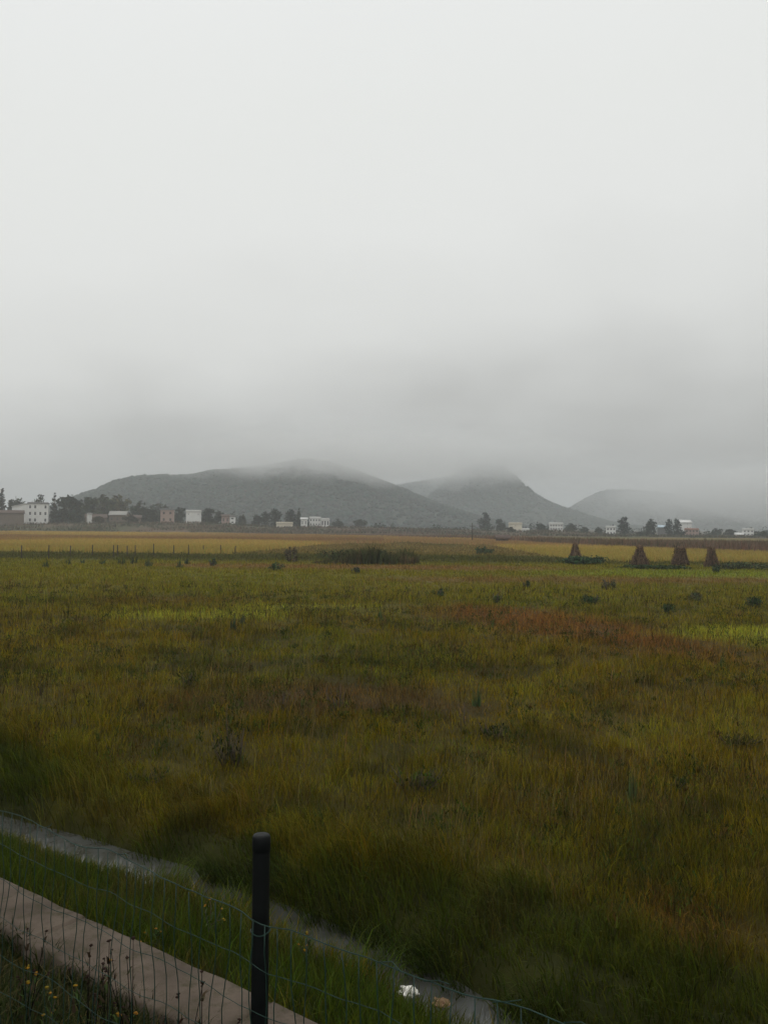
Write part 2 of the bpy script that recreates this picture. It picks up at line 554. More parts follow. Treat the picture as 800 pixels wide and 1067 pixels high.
# rough grass of the field
Xv, Yv = wedge(900000, 5.0, 260, .62)
nn = .6 * Xv + .8 * Yv
hn = fbm(Xv * .9, Yv * .9, 31, 3); hn2 = fbm(Xv * .22, Yv * .22, 33, 3)
keep = (rng.random(len(Xv)) < .66 + .7 * sstep(.35, .6, fbm(Xv * 2.6, Yv * 2.6, 37, 2)) + sstep(25, 50, Yv)) & (nn > 6.75 + bend(-.8 * Xv + .6 * Yv) * .6) & ~is_rice(Xv, Yv) & ~is_maize(Xv, Yv) & (rng.random(len(Xv)) < .62 + .7 * sstep(.3, .6, hn))
Xv, Yv, hn, hn2 = Xv[keep], Yv[keep], hn[keep], hn2[keep]
n = len(Xv)
hc = fbm(Xv * 2.6, Yv * 2.6, 37, 2)
hh = (.045 + .20 * hn ** 1.6 + .17 * sstep(.55, .8, hc) + .10 * (hn2 - .4)) * rng.uniform(.55, 1.4, n)
hh = np.clip(hh, .05, .55) * (1 + .8 * sstep(80, 90, Yv) * fbm(Xv * .08, Yv * .08, 35, 3))
ww = .0048 * (np.maximum(Yv, 7) / 7) ** .82 * rng.uniform(.6, 1.4, n)
grass_obj('field_grass', Xv, Yv, hh, ww, rng.uniform(.1, .65, n) + (rng.random(n) < .25) * rng.uniform(.2, .6, n), 'rough olive and brown grass covering the field beyond the ditch', 'grass', .42)

# low broad leaved herbs and spiky weeds matted through the grass
Xv, Yv = wedge(4200, 6.3, 48, .35)
nn = .6 * Xv + .8 * Yv
k = (nn > 6.9) & (fbm(Xv * .5, Yv * .5, 110, 3) > .46)
Xc, Yc = Xv[k], Yv[k]; nc = len(Xc)
reps = 26
ci = np.repeat(np.arange(nc), reps)
rad = rng.uniform(.05, .26, nc)[ci]; tall = (rng.uniform(.08, .42, nc) * rng.choice([.6, 1.0], nc))[ci]
X2 = Xc[ci] + rng.normal(0, 1, len(ci)) * rad * .6; Y2 = Yc[ci] + rng.normal(0, 1, len(ci)) * rad * .6
ZZ = gz(X2, Y2) + rng.random(len(ci)) * tall
kind = rng.random(nc)[ci]
tn = np.where((kind < .45)[:, None], C(.034, .050, .008), np.where((kind < .75)[:, None], C(.075, .050, .012), C(.066, .080, .009)))
me = blades('field_herbs', np.stack([X2, Y2, ZZ], 1), rng.uniform(.02, .10, len(ci)), .0085 * (np.maximum(Y2, 7) / 7) ** .65 * rng.uniform(.6, 1.6, len(ci)), rng.random(len(ci)) * 3.14,
            rng.uniform(.3, 1.3, len(ci)), rng.random(len(ci)) * 6.28, jitter(tn, .35))
o = link('field_herbs', me, MAT['plant']); tag(o, 'low dark and brown leafy herbs matted through the field grass', 'herbs', kind='stuff')
# thin upright dark stems of dead weeds
Xv, Yv = wedge(9000, 7, 50, .35)
nn = .6 * Xv + .8 * Yv
k = (nn > 7.0) & (fbm(Xv * .35, Yv * .35, 112, 3) > .55)
Xv, Yv = Xv[k], Yv[k]; n = len(Xv)
grass_obj('dead_stems', Xv, Yv, rng.uniform(.15, .5, n), .006 * (np.maximum(Yv, 7) / 7) ** .8, rng.uniform(.05, .5, n), 'thin dark dead weed stems standing in the field grass', 'dead weeds', .3,
          np.repeat(C(.040, .030, .010), n, 0))

# thin pale seed stems standing above the grass
Xv, Yv = wedge(17000, 6, 55, .5)
nn = .6 * Xv + .8 * Yv
keep = (nn > 7.2) & (fbm(Xv * .4, Yv * .4, 90, 3) > .47)
Xv, Yv = Xv[keep], Yv[keep]; n = len(Xv)
tn = jitter(np.repeat(C(.175, .130, .045), n, 0), .3)
redm = ell(Xv, Yv, 6.4, 30.2, 6.8, 2.6, -1.2, 1)
tn = mixc(tn, redm * .7, C(.19, .085, .03))
grass_obj('seed_grass', Xv, Yv, rng.uniform(.25, .58, n), .0028 * (np.maximum(Yv, 7) / 7) ** .85 * rng.uniform(.7, 1.3, n),
          rng.uniform(.05, .5, n), 'thin straw coloured seed stems standing above the field grass', 'seed grass', .2, tn)


def along(N, n0, n1, s0, s1):
    nv = rng.uniform(n0, n1, N); sv = rng.uniform(s0, s1, N)
    return .6 * nv - .8 * sv, .8 * nv + .6 * sv, nv, sv


# grass between kerb and water
Xv, Yv, nv, sv = along(46000, 4.0, 5.62, -3, 14)
nv = 4.0 + (nv - 4.0) * (1.62 + bend(sv)) / 1.62
Xv, Yv = .6 * nv - .8 * sv, .8 * nv + .6 * sv
k = rng.random(len(Xv)) < .4 + fbm(Xv * 2, Yv * 2, 51, 3)
Xv, Yv, nv = Xv[k], Yv[k], nv[k]; n = len(Xv)
hh = rng.uniform(.09, .30, n) * (.55 + .9 * fbm(Xv * 1.6, Yv * 1.6, 52, 3)) * (1 - .45 * sstep(6, 8, sv[k]) * sstep(4.6, 5.3, nv))
grass_obj('bank_grass', Xv, Yv, hh, rng.uniform(.004, .009, n), rng.uniform(.15, .8, n),
          'bright green grass on the strip between concrete kerb and water', 'grass', .3)
# tall dark growth on the far bank
Xv, Yv, nv, sv = along(64000, 6.10, 7.7, -6, 20)
nv = nv + bend(sv) * (1 - sstep(6.6, 7.7, nv) * .7) + (fbm(sv * 1.4, sv * 0, 98, 3) - .5) * .35 * (nv < 6.9)
Xv, Yv = .6 * nv - .8 * sv, .8 * nv + .6 * sv
k = rng.random(len(Xv)) < .25 + 1.2 * sstep(.3, .65, fbm(Xv * 1.3, Yv * 1.3, 55, 3))
Xv, Yv, nv = Xv[k], Yv[k], nv[k]; n = len(Xv)
nb = .6 * Xv + .8 * Yv - bend(-.8 * Xv + .6 * Yv)
hh = rng.uniform(.12, .48, n) * (.4 + fbm(Xv * .9, Yv * .9, 56, 3)) * (.40 + .95 * sstep(.42, .62, fbm(sv[k] * 2.3, sv[k] * 0, 120, 3)))
tn = mixc(tint(Xv, Yv), sstep(.5, .75, fbm(Xv * 1.1, Yv * 1.1, 57, 3)) * .6, C(.085, .072, .018))
grass_obj('far_bank_grass', Xv, Yv, hh, rng.uniform(.005, .011, n), rng.uniform(.2, .95, n),
          'tall dark green grass overhanging the far edge of the ditch', 'grass', .35, tn, wind=math.atan2(-.8, -.6))
cs = rng.uniform(-4, 6.8, 130); side = rng.random(130) < .6
cn = np.where(side, 6.22, 5.62) + bend(cs) + rng.normal(0, .06, 130)
ci = np.repeat(np.arange(130), 70)
nv = cn[ci] + rng.normal(0, .06, len(ci)); sv = cs[ci] + rng.normal(0, .10, len(ci))
Xv, Yv = .6 * nv - .8 * sv, .8 * nv + .6 * sv; n = len(Xv)
P = np.stack([Xv, Yv, np.maximum(gz(Xv, Yv), -.19) - .01], 1)
ld = np.where(side[ci], math.atan2(-.8, -.6), math.atan2(.8, .6)) + rng.normal(0, .8, n)
tn = np.where(side[ci][:, None], C(.036, .052, .007), C(.052, .074, .008))
me = blades('ditch_edge_grass', P, (rng.uniform(.12, .42, 130)[ci]) * rng.uniform(.5, 1.2, n), rng.uniform(.004, .009, n), rng.random(n) * 3.14, rng.uniform(.4, 1.15, n), ld, jitter(tn, .4), .5)
o = link('ditch_edge_grass', me, MAT['plant']); tag(o, 'ragged clumps of grass leaning over both edges of the ditch water', 'grass', kind='stuff')
# weeds between fence and kerb
Xv, Yv, nv, sv = along(38000, 1.9, 3.60, -1.5, 7)
k = rng.random(len(Xv)) < .2 + 1.1 * sstep(.3, .65, fbm(Xv * 2.5, Yv * 2.5, 58, 3))
Xv, Yv, nv = Xv[k], Yv[k], nv[k]; n = len(Xv)
hh = rng.uniform(.08, .32, n) * (1.15 - .45 * sstep(2.6, 3.4, nv))
tn = mixc(np.repeat(C(.028, .036, .009), n, 0), (rng.random(n) < .2) * .8, C(.09, .075, .03))
grass_obj('verge_weeds', Xv, Yv, hh, rng.uniform(.005, .014, n), rng.uniform(.2, 1.0, n),
          'dark tangled weeds between the wire fence and the concrete kerb', 'weeds', .35, tn)

# rice
Xv, Yv = wedge(420000, 86, 342, .9, .6)
k = is_rice(Xv, Yv)
Xv, Yv = Xv[k], Yv[k]; n = len(Xv)
hn = fbm(Xv * .12, Yv * .12, 64, 3)
grass_obj('rice_crop', Xv, Yv, (.5 + .4 * hn) * rng.uniform(.75, 1.15, n), .05 * (Yv / 100) ** .8 * rng.uniform(.6, 1.4, n),
          rng.uniform(.1, .6, n), 'golden ripe rice standing in the far fields', 'rice', .16)
# tall dry crop
Xv, Yv = wedge(110000, 100, 345, .9, .6)
k = is_maize(Xv, Yv)
Xv, Yv = Xv[k], Yv[k]; n = len(Xv)
hn = fbm(Xv * .1, Yv * .1, 66, 3)
low = np.interp(Xv, [-60, 10, 30], [.35, .45, 1.0])
grass_obj('dry_crop', Xv, Yv, (1.15 + .8 * hn) * rng.uniform(.7, 1.1, n) * low, .09 * (Yv / 110) ** .7 * rng.uniform(.5, 1.5, n),
          rng.uniform(.05, .4, n), 'tall withered brown crop standing behind the rice', 'crop', .28)
# scrub on the village bank
Xv, Yv = wedge(26000, 345, 392, .5, .6)
n = len(Xv)
k = fbm(Xv * .06, Yv * .2, 68, 3) > .44
Xv, Yv = Xv[k], Yv[k]; n = len(Xv)
tn = mixc(np.repeat(C(.115, .085, .06), n, 0), sstep(.4, .6, fbm(Xv * .05, Yv * .3, 69, 3)), C(.055, .065, .04))
grass_obj('bank_scrub', Xv, Yv, rng.uniform(.3, 1.1, n), rng.uniform(.2, .5, n), rng.uniform(.1, .8, n),
          'brown and green scrub on the low bank below the village', 'scrub', .25, tn)


# ------------------------------------------------------------------ foliage clumps
def leaf_cloud(lobes, N, size, col, jit=.35, flat=.0):
    """many leaf sized faces spread through the volume of a few uneven lobes"""
    L = np.array(lobes, float)           # x y z rx ry rz
    wgt = (L[:, 3] * L[:, 4] * L[:, 5]) ** (2 / 3); wgt /= wgt.sum()
    li = rng.choice(len(L), N, p=wgt)
    d = rng.normal(size=(N, 3)); d /= np.linalg.norm(d, axis=1)[:, None]
    r = rng.random(N) ** .45
    # holes and bulges in the outline
    bul = .75 + .5 * vnoise(d[:, 0] * 2.2 + li * 3.1, d[:, 1] * 2.2 + d[:, 2] * 1.7, 7)
    P = L[li, :3] + d * L[li, 3:] * (r * bul)[:, None]
    a = rng.normal(size=(N, 3)); a /= np.linalg.norm(a, axis=1)[:, None]
    b = np.cross(a, rng.normal(size=(N, 3))); b /= np.linalg.norm(b, axis=1)[:, None]
    s = size * rng.uniform(.55, 1.45, N)
    a *= s[:, None]; b *= (s * rng.uniform(.35, .7, N))[:, None]
    V = np.stack([P - a, P + b * .9, P + a, P - b], 1).reshape(-1, 3)
    F = np.arange(N * 4)
    clump = vnoise(P[:, 0] / (size * 5), P[:, 1] / (size * 5) + P[:, 2] / (size * 4), 5)
    t = jitter(np.repeat(np.array([col]), N, 0), jit, .12) * (.7 + .6 * clump)[:, None]
    return V, F, np.full(N, 4), np.repeat(t, 4, 0)


def trunk_mb(h, r, limbs, spread):
    mb = MB()
    mb.tube([(0, 0, -.1), (.02 * h, 0, h * .4), (0, .01 * h, h * .85)], [r, r * .75, r * .3], 6)
    for i in range(limbs):
        a = random.uniform(0, 6.28); z = h * random.uniform(.3, .65); l = spread * random.uniform(.5, .9)
        mb.tube([(0, 0, z), (math.cos(a) * l * .5, math.sin(a) * l * .5, z + l * .45), (math.cos(a) * l, math.sin(a) * l, z + l * .7)],
                [r * .45, r * .3, r * .12], 4)
    return mb


def tree(px, ytop, ybase, wpx, D, kind, label, col=(.035, .050, .024), group=None, name=None, N=800):
    p = atd(px, ybase, D)
    base = Vector((p.x, D, g1(p.x, D)))
    top = atd(px, ytop, D).z
    h = max(top - base.z, 1.5); w = wpx * D / FPX
    root = empty(name or {'cone': 'conifer_tree', 'col': 'poplar_tree', 'round': 'leafy_tree'}[kind], base, label, 'tree', group)
    lobes = []
    if kind == 'cone':
        for k in range(7):
            f = k / 6; rr = w * .5 * (1.05 - f * .85) * random.uniform(.8, 1.15)
            lobes.append((random.uniform(-.08, .08) * w, random.uniform(-.08, .08) * w, h * (.09 + .85 * f), rr, rr, h * .10))
    elif kind == 'col':
        for k in range(7):
            f = k / 6; rr = w * .5 * (.75 + .45 * math.sin(math.pi * (f * .85 + .1))) * random.uniform(.8, 1.1) * (.72 if k == 6 else 1)
            lobes.append((random.uniform(-.12, .12) * w, random.uniform(-.12, .12) * w, h * (.08 + .83 * f), rr, rr, h * .11))
    else:
        for k in range(8):
            a = random.uniform(0, 6.28); q = random.uniform(.1, .33) * w
            rr = w * random.uniform(.17, .30)
            lobes.append((math.cos(a) * q * 1.25, math.sin(a) * q, h * random.uniform(.16, .80), rr, rr, min(rr * .85, h * .2)))
        lobes.append((random.uniform(-.12, .12) * w, 0, h * .84, w * .17, w * .17, h * .15)); lobes.append((w * .04, 0, h * .45, w * .36, w * .36, h * .3))
        lobes.append((random.uniform(-.25, .25) * w, -.1 * w, h * .16, w * .42, w * .3, h * .16))
    trunk_mb(h, max(.12, h * .022), 4, w * .35).build('trunk', MAT['bark'], root)
    V, F, S, T = leaf_cloud(lobes, N, max(.34, min(w, h) * .085), tuple(c * .9 for c in col))
    link('crown', raw_mesh('crown', V, F, S, T), MAT['crown'], root)
    return root


G_VT = 'trees round the village'
TREES = [
    # px, top, base, width, D, kind, label, colour
    (2, 510, 546, 17, 395, 'cone', 'tall dark conifer beyond the red brown shed, left of the white three storey house', (.022, .036, .030)),
    (19, 518, 546, 24, 430, 'round', 'low dark tree behind the red brown shed and white house wing', (.030, .042, .028)),
    (41, 515, 545, 20, 425, 'round', 'dark tree whose crown shows over the roof of the white three storey house', (.030, .042, .028)),
    (57, 514.5, 545, 14, 398, 'cone', 'narrow pointed conifer close beside the white three storey house', (.022, .034, .030)),
    (73, 514, 545, 26, 402, 'round', 'broad dark green tree just right of the narrow pointed conifer', (.026, .042, .032)),
    (90, 516.5, 545, 22, 406, 'round', 'rounded green tree between the broad dark tree and the mud house', (.034, .050, .030)),
    (109, 514, 543, 24, 440, 'round', 'olive tree above the mud house with the pale roof', (.050, .056, .030)),
    (126, 513, 543, 21, 445, 'round', 'yellowish tree on the rise behind the mud house with the pale roof', (.090, .085, .040)),
    (143, 525, 544, 18, 420, 'round', 'small grey green tree at the edge of the dark thicket beside the mud house', (.040, .052, .034)),
    (155, 529, 545, 22, 408, 'round', 'low dark thicket tree left of the pink brick house', (.022, .032, .026)),
    (187, 528, 545, 12, 410, 'round', 'dark tree between pink brick house and plain white building', (.028, .042, .030)),
    (216, 529, 546, 14, 405, 'round', 'bushy dark tree directly right of the plain white building', (.026, .040, .030)),
    (227, 532, 546, 12, 410, 'round', 'small dark tree touching the little pink and white house', (.026, .040, .030)),
    (252, 536, 548, 12, 420, 'round', 'low pale tree right of the little pink and white house', (.050, .056, .038)),
    (268, 535, 549, 12, 415, 'round', 'low dark tree at the left end of the clump above the beige wall', (.030, .044, .034)),
    (276, 533, 549, 10, 418, 'col', 'slim tree second from the left in the clump above the beige wall', (.030, .044, .034)),
    (287, 530, 549, 13, 410, 'col', 'upright tree in the middle of the clump behind the beige wall', (.026, .040, .032)),
    (303, 531, 549, 12, 412, 'col', 'upright dark tree behind the right part of the beige wall', (.026, .040, .032)),
    (311, 530, 549, 9, 405, 'cone', 'pointed dark tree just left of the white farmhouse cluster', (.024, .036, .030)),
    (352, 540, 551, 16, 430, 'round', 'low hazy tree right of the white farmhouse cluster', (.044, .054, .040)),
    (375, 541, 551, 18, 440, 'round', 'low spreading tree on open ground below the main hill', (.050, .058, .042)),
    (505, 533, 553, 14, 470, 'round', 'hazy tree at the foot of the middle hill, left of the beige house', (.034, .046, .036)),
    (522, 540, 554, 12, 440, 'round', 'small tree against the left side of the beige house', (.040, .052, .038)),
    (564, 545, 556, 12, 405, 'round', 'round dark tree between beige house and white house with window rows', (.028, .042, .030)),
    (594, 545, 557, 14, 410, 'round', 'round tree just right of the white house with window rows', (.034, .048, .036)),
    (607, 549, 558, 12, 420, 'round', 'low tree in the gap before the white and dark windowed house', (.040, .052, .038)),
    (624, 549, 559, 10, 415, 'round', 'small tree just left of the white and dark windowed house', (.036, .050, .036)),
    (649, 538.5, 562, 11.5, 392, 'col', 'tall dark column shaped tree standing alone right of the dark windowed house', (.020, .034, .030)),
    (667, 554, 563, 14, 380, 'round', 'low dark green shrub like tree between the two tall column trees', (.026, .036, .022)),
    (677, 541, 562, 12, 395, 'col', 'tapering dark tree left of the blue sheet roof', (.024, .038, .032)),
    (697, 541, 562, 9, 395, 'col', 'left one of the tall pair of trees beside the upper white house', (.022, .036, .032)),
    (704.5, 540.5, 562, 8, 397, 'col', 'right one of the tall pair of trees beside the upper white house', (.022, .036, .032)),
    (745, 550, 563, 16, 420, 'round', 'hazy round tree right of the brick house and its pole', (.040, .054, .042)),
    (760, 551, 563, 13, 425, 'round', 'pale hazy tree left of the white house at the foot of the far hill', (.046, .060, .046)),
    (81, 530, 546, 15, 388, 'round', 'dark leafy mass low between the broad dark tree and the tiny white outhouse', (.028, .042, .034)),
    (66, 527, 546, 15, 390, 'round', 'dark undergrowth tree right at the foot of the narrow pointed conifer', (.024, .038, .032)),
    (103, 538, 547, 14, 384, 'round', 'scruffy brown green tree hiding the front of the wide mud house', (.060, .056, .040)),
    (136, 536, 547, 16, 384, 'round', 'scruffy tree in front of the small dark roofed mud house', (.050, .050, .038)),
    (121, 521, 541, 22, 470, 'round', 'broad grey tree on the rise between the olive and the yellowish tree', (.042, .052, .036)),
    (170, 524, 541, 26, 470, 'round', 'wide pale tree on the rise above the pink brick house', (.046, .056, .040)),
    (99, 517, 541, 20, 480, 'round', 'tall grey green tree on the rise left of the olive tree', (.036, .048, .034)),
    (148, 521, 541, 22, 480, 'round', 'misty grey tree on the rise right of the yellowish tree', (.044, .052, .042)),
    (708, 552, 563, 12, 383, 'round', 'bushy tree hiding the lower wall of the upper white house', (.034, .048, .038)),
    (532, 549, 557, 10, 376, 'round', 'low shrubby tree in front of the beige house', (.050, .056, .040)),
    (795, 553, 563, 18, 380, 'round', 'dark low tree at the far end of the withered crop', (.028, .042, .026)),
]
for px, yt, yb, w, D, kd, lab, col in TREES:
    tree(px, yt, yb, w, D, kd, lab, col, G_VT)


# ------------------------------------------------------------------ houses
def house(name, px0, px1, ytop, ybase, D, label, wall='white', depth=7, rot=0.0, rows=0, cols=0, ww=.5, wh=.5,
          roof='flat', roofmat='grey', cat='house', skip=(), door=None, wing=None, pane='glass'):
    pm = (px0 + px1) / 2
    c = atd(pm, ybase, D)
    W = (px1 - px0) * D / FPX
    z0 = g1(c.x, D)
    Ht = atd(pm, ytop, D).z - z0
    root = empty(name, (c.x, D, z0), label, cat, 'village houses', rot + .8 * math.atan2(-c.x, D))
    xs = [-W / 2]; zs = [-.4]
    wins = []
    if cols:
        cw = W / cols; rh = Ht / rows
        for i in range(cols):
            xs += [-W / 2 + cw * (i + .5 - ww / 2), -W / 2 + cw * (i + .5 + ww / 2)]
        for j in range(rows):
            zs += [rh * (j + .5 - wh / 2 + .04), rh * (j + .5 + wh / 2 + .04)]
    xs.append(W / 2); zs.append(Ht)
    mb = MB()
    for i in range(len(xs) - 1):
        for j in range(len(zs) - 1):
            x0, x1, a0, a1 = xs[i], xs[i + 1], zs[j], zs[j + 1]
            if i % 2 == 1 and j % 2 == 1 and cols and (i // 2, j // 2) not in skip:
                d = .22
                for q in ([(x0, 0, a0), (x0, d, a0), (x0, d, a1), (x0, 0, a1)], [(x1, 0, a0), (x1, 0, a1), (x1, d, a1), (x1, d, a0)],
                          [(x0, 0, a0), (x1, 0, a0), (x1, d, a0), (x0, d, a0)], [(x0, 0, a1), (x0, d, a1), (x1, d, a1), (x1, 0, a1)]):
                    mb.add(q, [(0, 1, 2, 3)])
                wins.append((x0, x1, a0, a1))
            else:
                mb.add([(x0, 0, a0), (x1, 0, a0), (x1, 0, a1), (x0, 0, a1)], [(0, 1, 2, 3)])
    b = depth
    mb.add([(-W / 2, 0, -.4), (-W / 2, b, -.4), (-W / 2, b, Ht), (-W / 2, 0, Ht)], [(0, 3, 2, 1)])
    mb.add([(W / 2, 0, -.4), (W / 2, b, -.4), (W / 2, b, Ht), (W / 2, 0, Ht)], [(0, 1, 2, 3)])
    mb.add([(-W / 2, b, -.4), (W / 2, b, -.4), (W / 2, b, Ht), (-W / 2, b, Ht)], [(0, 3, 2, 1)])
    if roof == 'gable':
        rz = min(W, depth) * .22
        mb.add([(-W / 2, 0, Ht), (-W / 2, b, Ht), (-W / 2, b / 2, Ht + rz)], [(0, 2, 1)])
        mb.add([(W / 2, 0, Ht), (W / 2, b, Ht), (W / 2, b / 2, Ht + rz)], [(0, 1, 2)])
    mb.build('wall', MAT[wall], root)
    rb = MB()
    if roof == 'flat':
        rb.box(-W / 2 - .25, -.3, Ht + .003, W / 2 + .25, b + .25, Ht + .25)
        rb.box(-W / 2 - .05, -.1, Ht + .25, W / 2 + .05, .1, Ht + .7)
        rb.box(-W / 2 - .05, b - .1, Ht + .25, W / 2 + .05, b + .1, Ht + .7)
    else:
        rz = min(W, depth) * .22; e = .4; t = .15; x = W / 2 + .35; q = rz / (b / 2)
        for sgn, y0 in ((1, -e), (-1, b + e)):
            z_e = Ht - e * q + .03; z_r = Ht + rz + .03
            P = [(-x, y0, z_e), (x, y0, z_e), (x, b / 2, z_r), (-x, b / 2, z_r)]
            P += [(p[0], p[1], p[2] + t) for p in P]
            rb.add(P, [(3, 2, 1, 0), (4, 5, 6, 7), (0, 1, 5, 4), (1, 2, 6, 5), (2, 3, 7, 6), (3, 0, 4, 7)])
    rb.build('roof', MAT[roofmat], root)
    for (x0, x1, a0, a1) in wins:
        wm = MB(); wm.box(x0 - .02, .16, a0 - .02, x1 + .02, .2, a1 + .02)
        wo = wm.build('window', MAT[pane], root)
        fm = MB(); xm = (x0 + x1) / 2
        fm.box(xm - .04, .12, a0, xm + .04, .155, a1); fm.box(x0, .12, (a0 + a1) / 2 - .04, xm - .04, .155, (a0 + a1) / 2 + .04)
        fm.box(xm + .04, .12, (a0 + a1) / 2 - .04, x1, .155, (a0 + a1) / 2 + .04)
        fm.build('frame', MAT['grey'], wo)
    if door:
        dx, dw, dh = door
        dm = MB(); dm.box(dx - dw / 2, -.06, 0, dx + dw / 2, -.003, dh); dm.build('door', MAT['tile'], root)
    if wing:
        # lower side wing with one sloping roof, to the left of the main block
        wl, h1, h2 = wing
        wb = MB(); x1 = -W / 2 - .003; x0 = x1 - wl; y0, y1 = .6, b
        V = [(x0, y0, -.4), (x1, y0, -.4), (x1, y1, -.4), (x0, y1, -.4), (x0, y0, h1), (x1, y0, h2), (x1, y1, h2), (x0, y1, h1)]
        wb.add(V, [(0, 1, 5, 4), (2, 3, 7, 6), (3, 0, 4, 7)])
        wb.build('side_wing', MAT[wall], root)
        sb = MB()
        V = [(x0 - .3, y0 - .3, h1 - .05), (x1, y0 - .3, h2 + .03), (x1, y1 + .3, h2 + .03), (x0 - .3, y1 + .3, h1 - .05)]
        V += [(v[0], v[1], v[2] + .2) for v in V]
        sb.add(V, [(3, 2, 1, 0), (4, 5, 6, 7), (0, 1, 5, 4), (1, 2, 6, 5), (2, 3, 7, 6), (3, 0, 4, 7)])
        sb.build('wing_roof', MAT['white'], root)
    return root


house('white_house', 29.5, 49.5, 525, 546, 385, 'white three storey house with dark square windows and sloping side wing', 'white', 8, 0,
      3, 4, .36, .44, 'flat', 'grey', skip=((2, 2), (2, 0)), wing=(6.3, 7.2, 8.6))
house('long_shed', -14, 23, 534.5, 546, 372, 'low red brown shed with tiled roof before the white three storey house', 'mud', 5, 0, roof='gable', roofmat='tile', cat='shed')
house('mud_house', 90, 111, 539.5, 545, 396, 'wide low mud walled house beside the rounded green tree', 'mud', 7, .1, 1, 3, .2, .35, 'gable', 'tile')
house('outhouse', 92.5, 96, 535.5, 542, 386, 'tiny white gabled outhouse beside the rounded green tree', 'white', 3, .3, roof='gable', roofmat='grey', cat='outhouse')
house('mud_house', 114, 131, 536.5, 544, 402, 'mud walled house with a pale grey sloping roof', 'mud', 8, -.1, 1, 3, .2, .3, 'gable', 'pale')
house('mud_house', 135, 147, 539.5, 545, 398, 'small dark roofed mud house beside the dark thicket', 'mud', 6, .05, 1, 2, .2, .3, 'gable', 'tile')
house('brick_house', 167.5, 181, 531.5, 545, 394, 'pink brick two storey house right of the dark thicket', 'pink', 7, 0, 2, 2, .28, .36, 'flat', 'grey')
house('white_building', 194, 209, 533, 545.5, 390, 'plain white block with blank wall and a thin flat roof', 'white', 8, 0, 2, 3, .14, .18, 'flat', 'white', skip=((0, 0), (1, 0), (2, 0), (1, 1)))
house('small_house', 231, 239, 538, 546.5, 395, 'little pink and white house left unit with brick front', 'pink', 5, 0, 1, 2, .3, .4, 'gable', 'tile')
house('small_house', 239.6, 245, 538.5, 546.5, 393, 'little bright white house joined to the right of the pink one', 'white', 5, 0, 2, 1, .4, .35, 'flat', 'grey')
house('field_wall', 288, 305, 545.5, 550, 384, 'long low beige wall below the upright tree clump', 'cream', 1.0, 0, roof='flat', roofmat='cream', cat='wall')
house('farmhouse', 313.5, 320, 541, 548, 392, 'small white farmhouse, leftmost block of the white cluster', 'white', 6, 0, 1, 2, .28, .4, 'gable', 'white')
house('farmhouse', 322.5, 334, 540, 548, 395, 'middle and widest white farmhouse of the cluster with two window rows', 'white', 7, 0, 2, 4, .38, .42, 'flat', 'white')
house('farmhouse', 334.6, 343, 541.5, 548, 392, 'white farmhouse with large dark openings, right end of the cluster', 'white', 6, 0, 1, 3, .5, .55, 'flat', 'white')
house('beige_house', 530, 543.5, 546, 555, 384, 'plain beige two storey house with blank front at the foot of the middle hill', 'cream', 7, 0, 2, 3, .15, .2, 'flat', 'cream', skip=((0, 1), (2, 1), (1, 0)))
house('low_shed', 543.8, 551, 552, 555, 380, 'very low white shed attached to the beige house', 'white', 4, 0, roof='flat', roofmat='white', cat='shed')
house('white_house', 572.5, 586, 546, 554, 388, 'white two storey house with two even rows of dark windows', 'white', 7, 0, 2, 5, .5, .42, 'flat', 'white')
house('white_house', 631.5, 641, 549.5, 560, 388, 'white and brick house with dark windows left of the lone column tree', 'white', 6, 0, 2, 3, .45, .45, 'flat', 'white')
house('sheet_shed', 685, 694.5, 549.5, 562, 398, 'long open shed under a pale blue sheet roof between the tall trees', 'grey', 6, 0, roof='gable', roofmat='blue', cat='shed')
house('white_house', 708.5, 720, 544.5, 562, 410, 'bright white upper house right of the tall pair of trees', 'white', 7, .2, 4, 4, .2, .25, 'gable', 'white', skip=((0, 3), (1, 3), (3, 3), (0, 2), (1, 2)))
house('brick_house', 714, 727, 552, 562, 385, 'brick house with pale frames standing below the upper white house', 'pink', 6, 0, 2, 4, .4, .5, 'flat', 'brick')
house('white_house', 774, 784.5, 552, 562, 405, 'pale white house standing alone at the foot of the far hill', 'white', 6, 0, 2, 3, .45, .4, 'flat', 'white')
house('low_shed', 766, 773.5, 557, 562, 402, 'low pale shed left of the lone white house', 'cream', 4, 0, roof='gable', roofmat='white', cat='shed')


# thicket filling the gaps between houses and trees of the village
lob = []
for k in range(150):
    px = random.choice([random.uniform(-20, 30), random.uniform(52, 345), random.uniform(52, 250), random.uniform(345, 520), random.uniform(495, 830), random.uniform(590, 830)])
    Dk = random.uniform(400, 445); q = atd(px, 545, Dk); z0 = g1(q.x, Dk)
    big = 1.25 if px < 250 else .8
    if 345 < px < 490: big = .45
    hz = random.uniform(1.2, 3.4) * big
    lob.append((q.x, Dk, z0 + hz * .7, random.uniform(1.6, 4.2), random.uniform(1.5, 3), hz))
V, F, S, T = leaf_cloud(lob, 9000, .42, (.036, .048, .036), .4)
o = link('village_thicket', raw_mesh('village_thicket', V, F, S, T), MAT['crown'])
tag(o, 'dark thicket and garden trees filling the gaps between the village houses', 'thicket', kind='stuff')


# poles, hut
def pole(px, ytop, D, label, arm=True):
    p = atd(px, ytop, D); z0 = g1(p.x, D); h = p.z - z0
    root = empty('utility_pole', (p.x, D, z0), label, 'pole')
    mb = MB(); mb.tube([(0, 0, -.3), (0, 0, h * .5), (0, 0, h)], [.13, .11, .08], 7); mb.build('shaft', MAT['wood'], root)
    if arm:
        mb = MB(); mb.box(-.7, -.12, h - .75, .7, -.085, h - .65); mb.build('cross_arm', MAT['wood'], root)


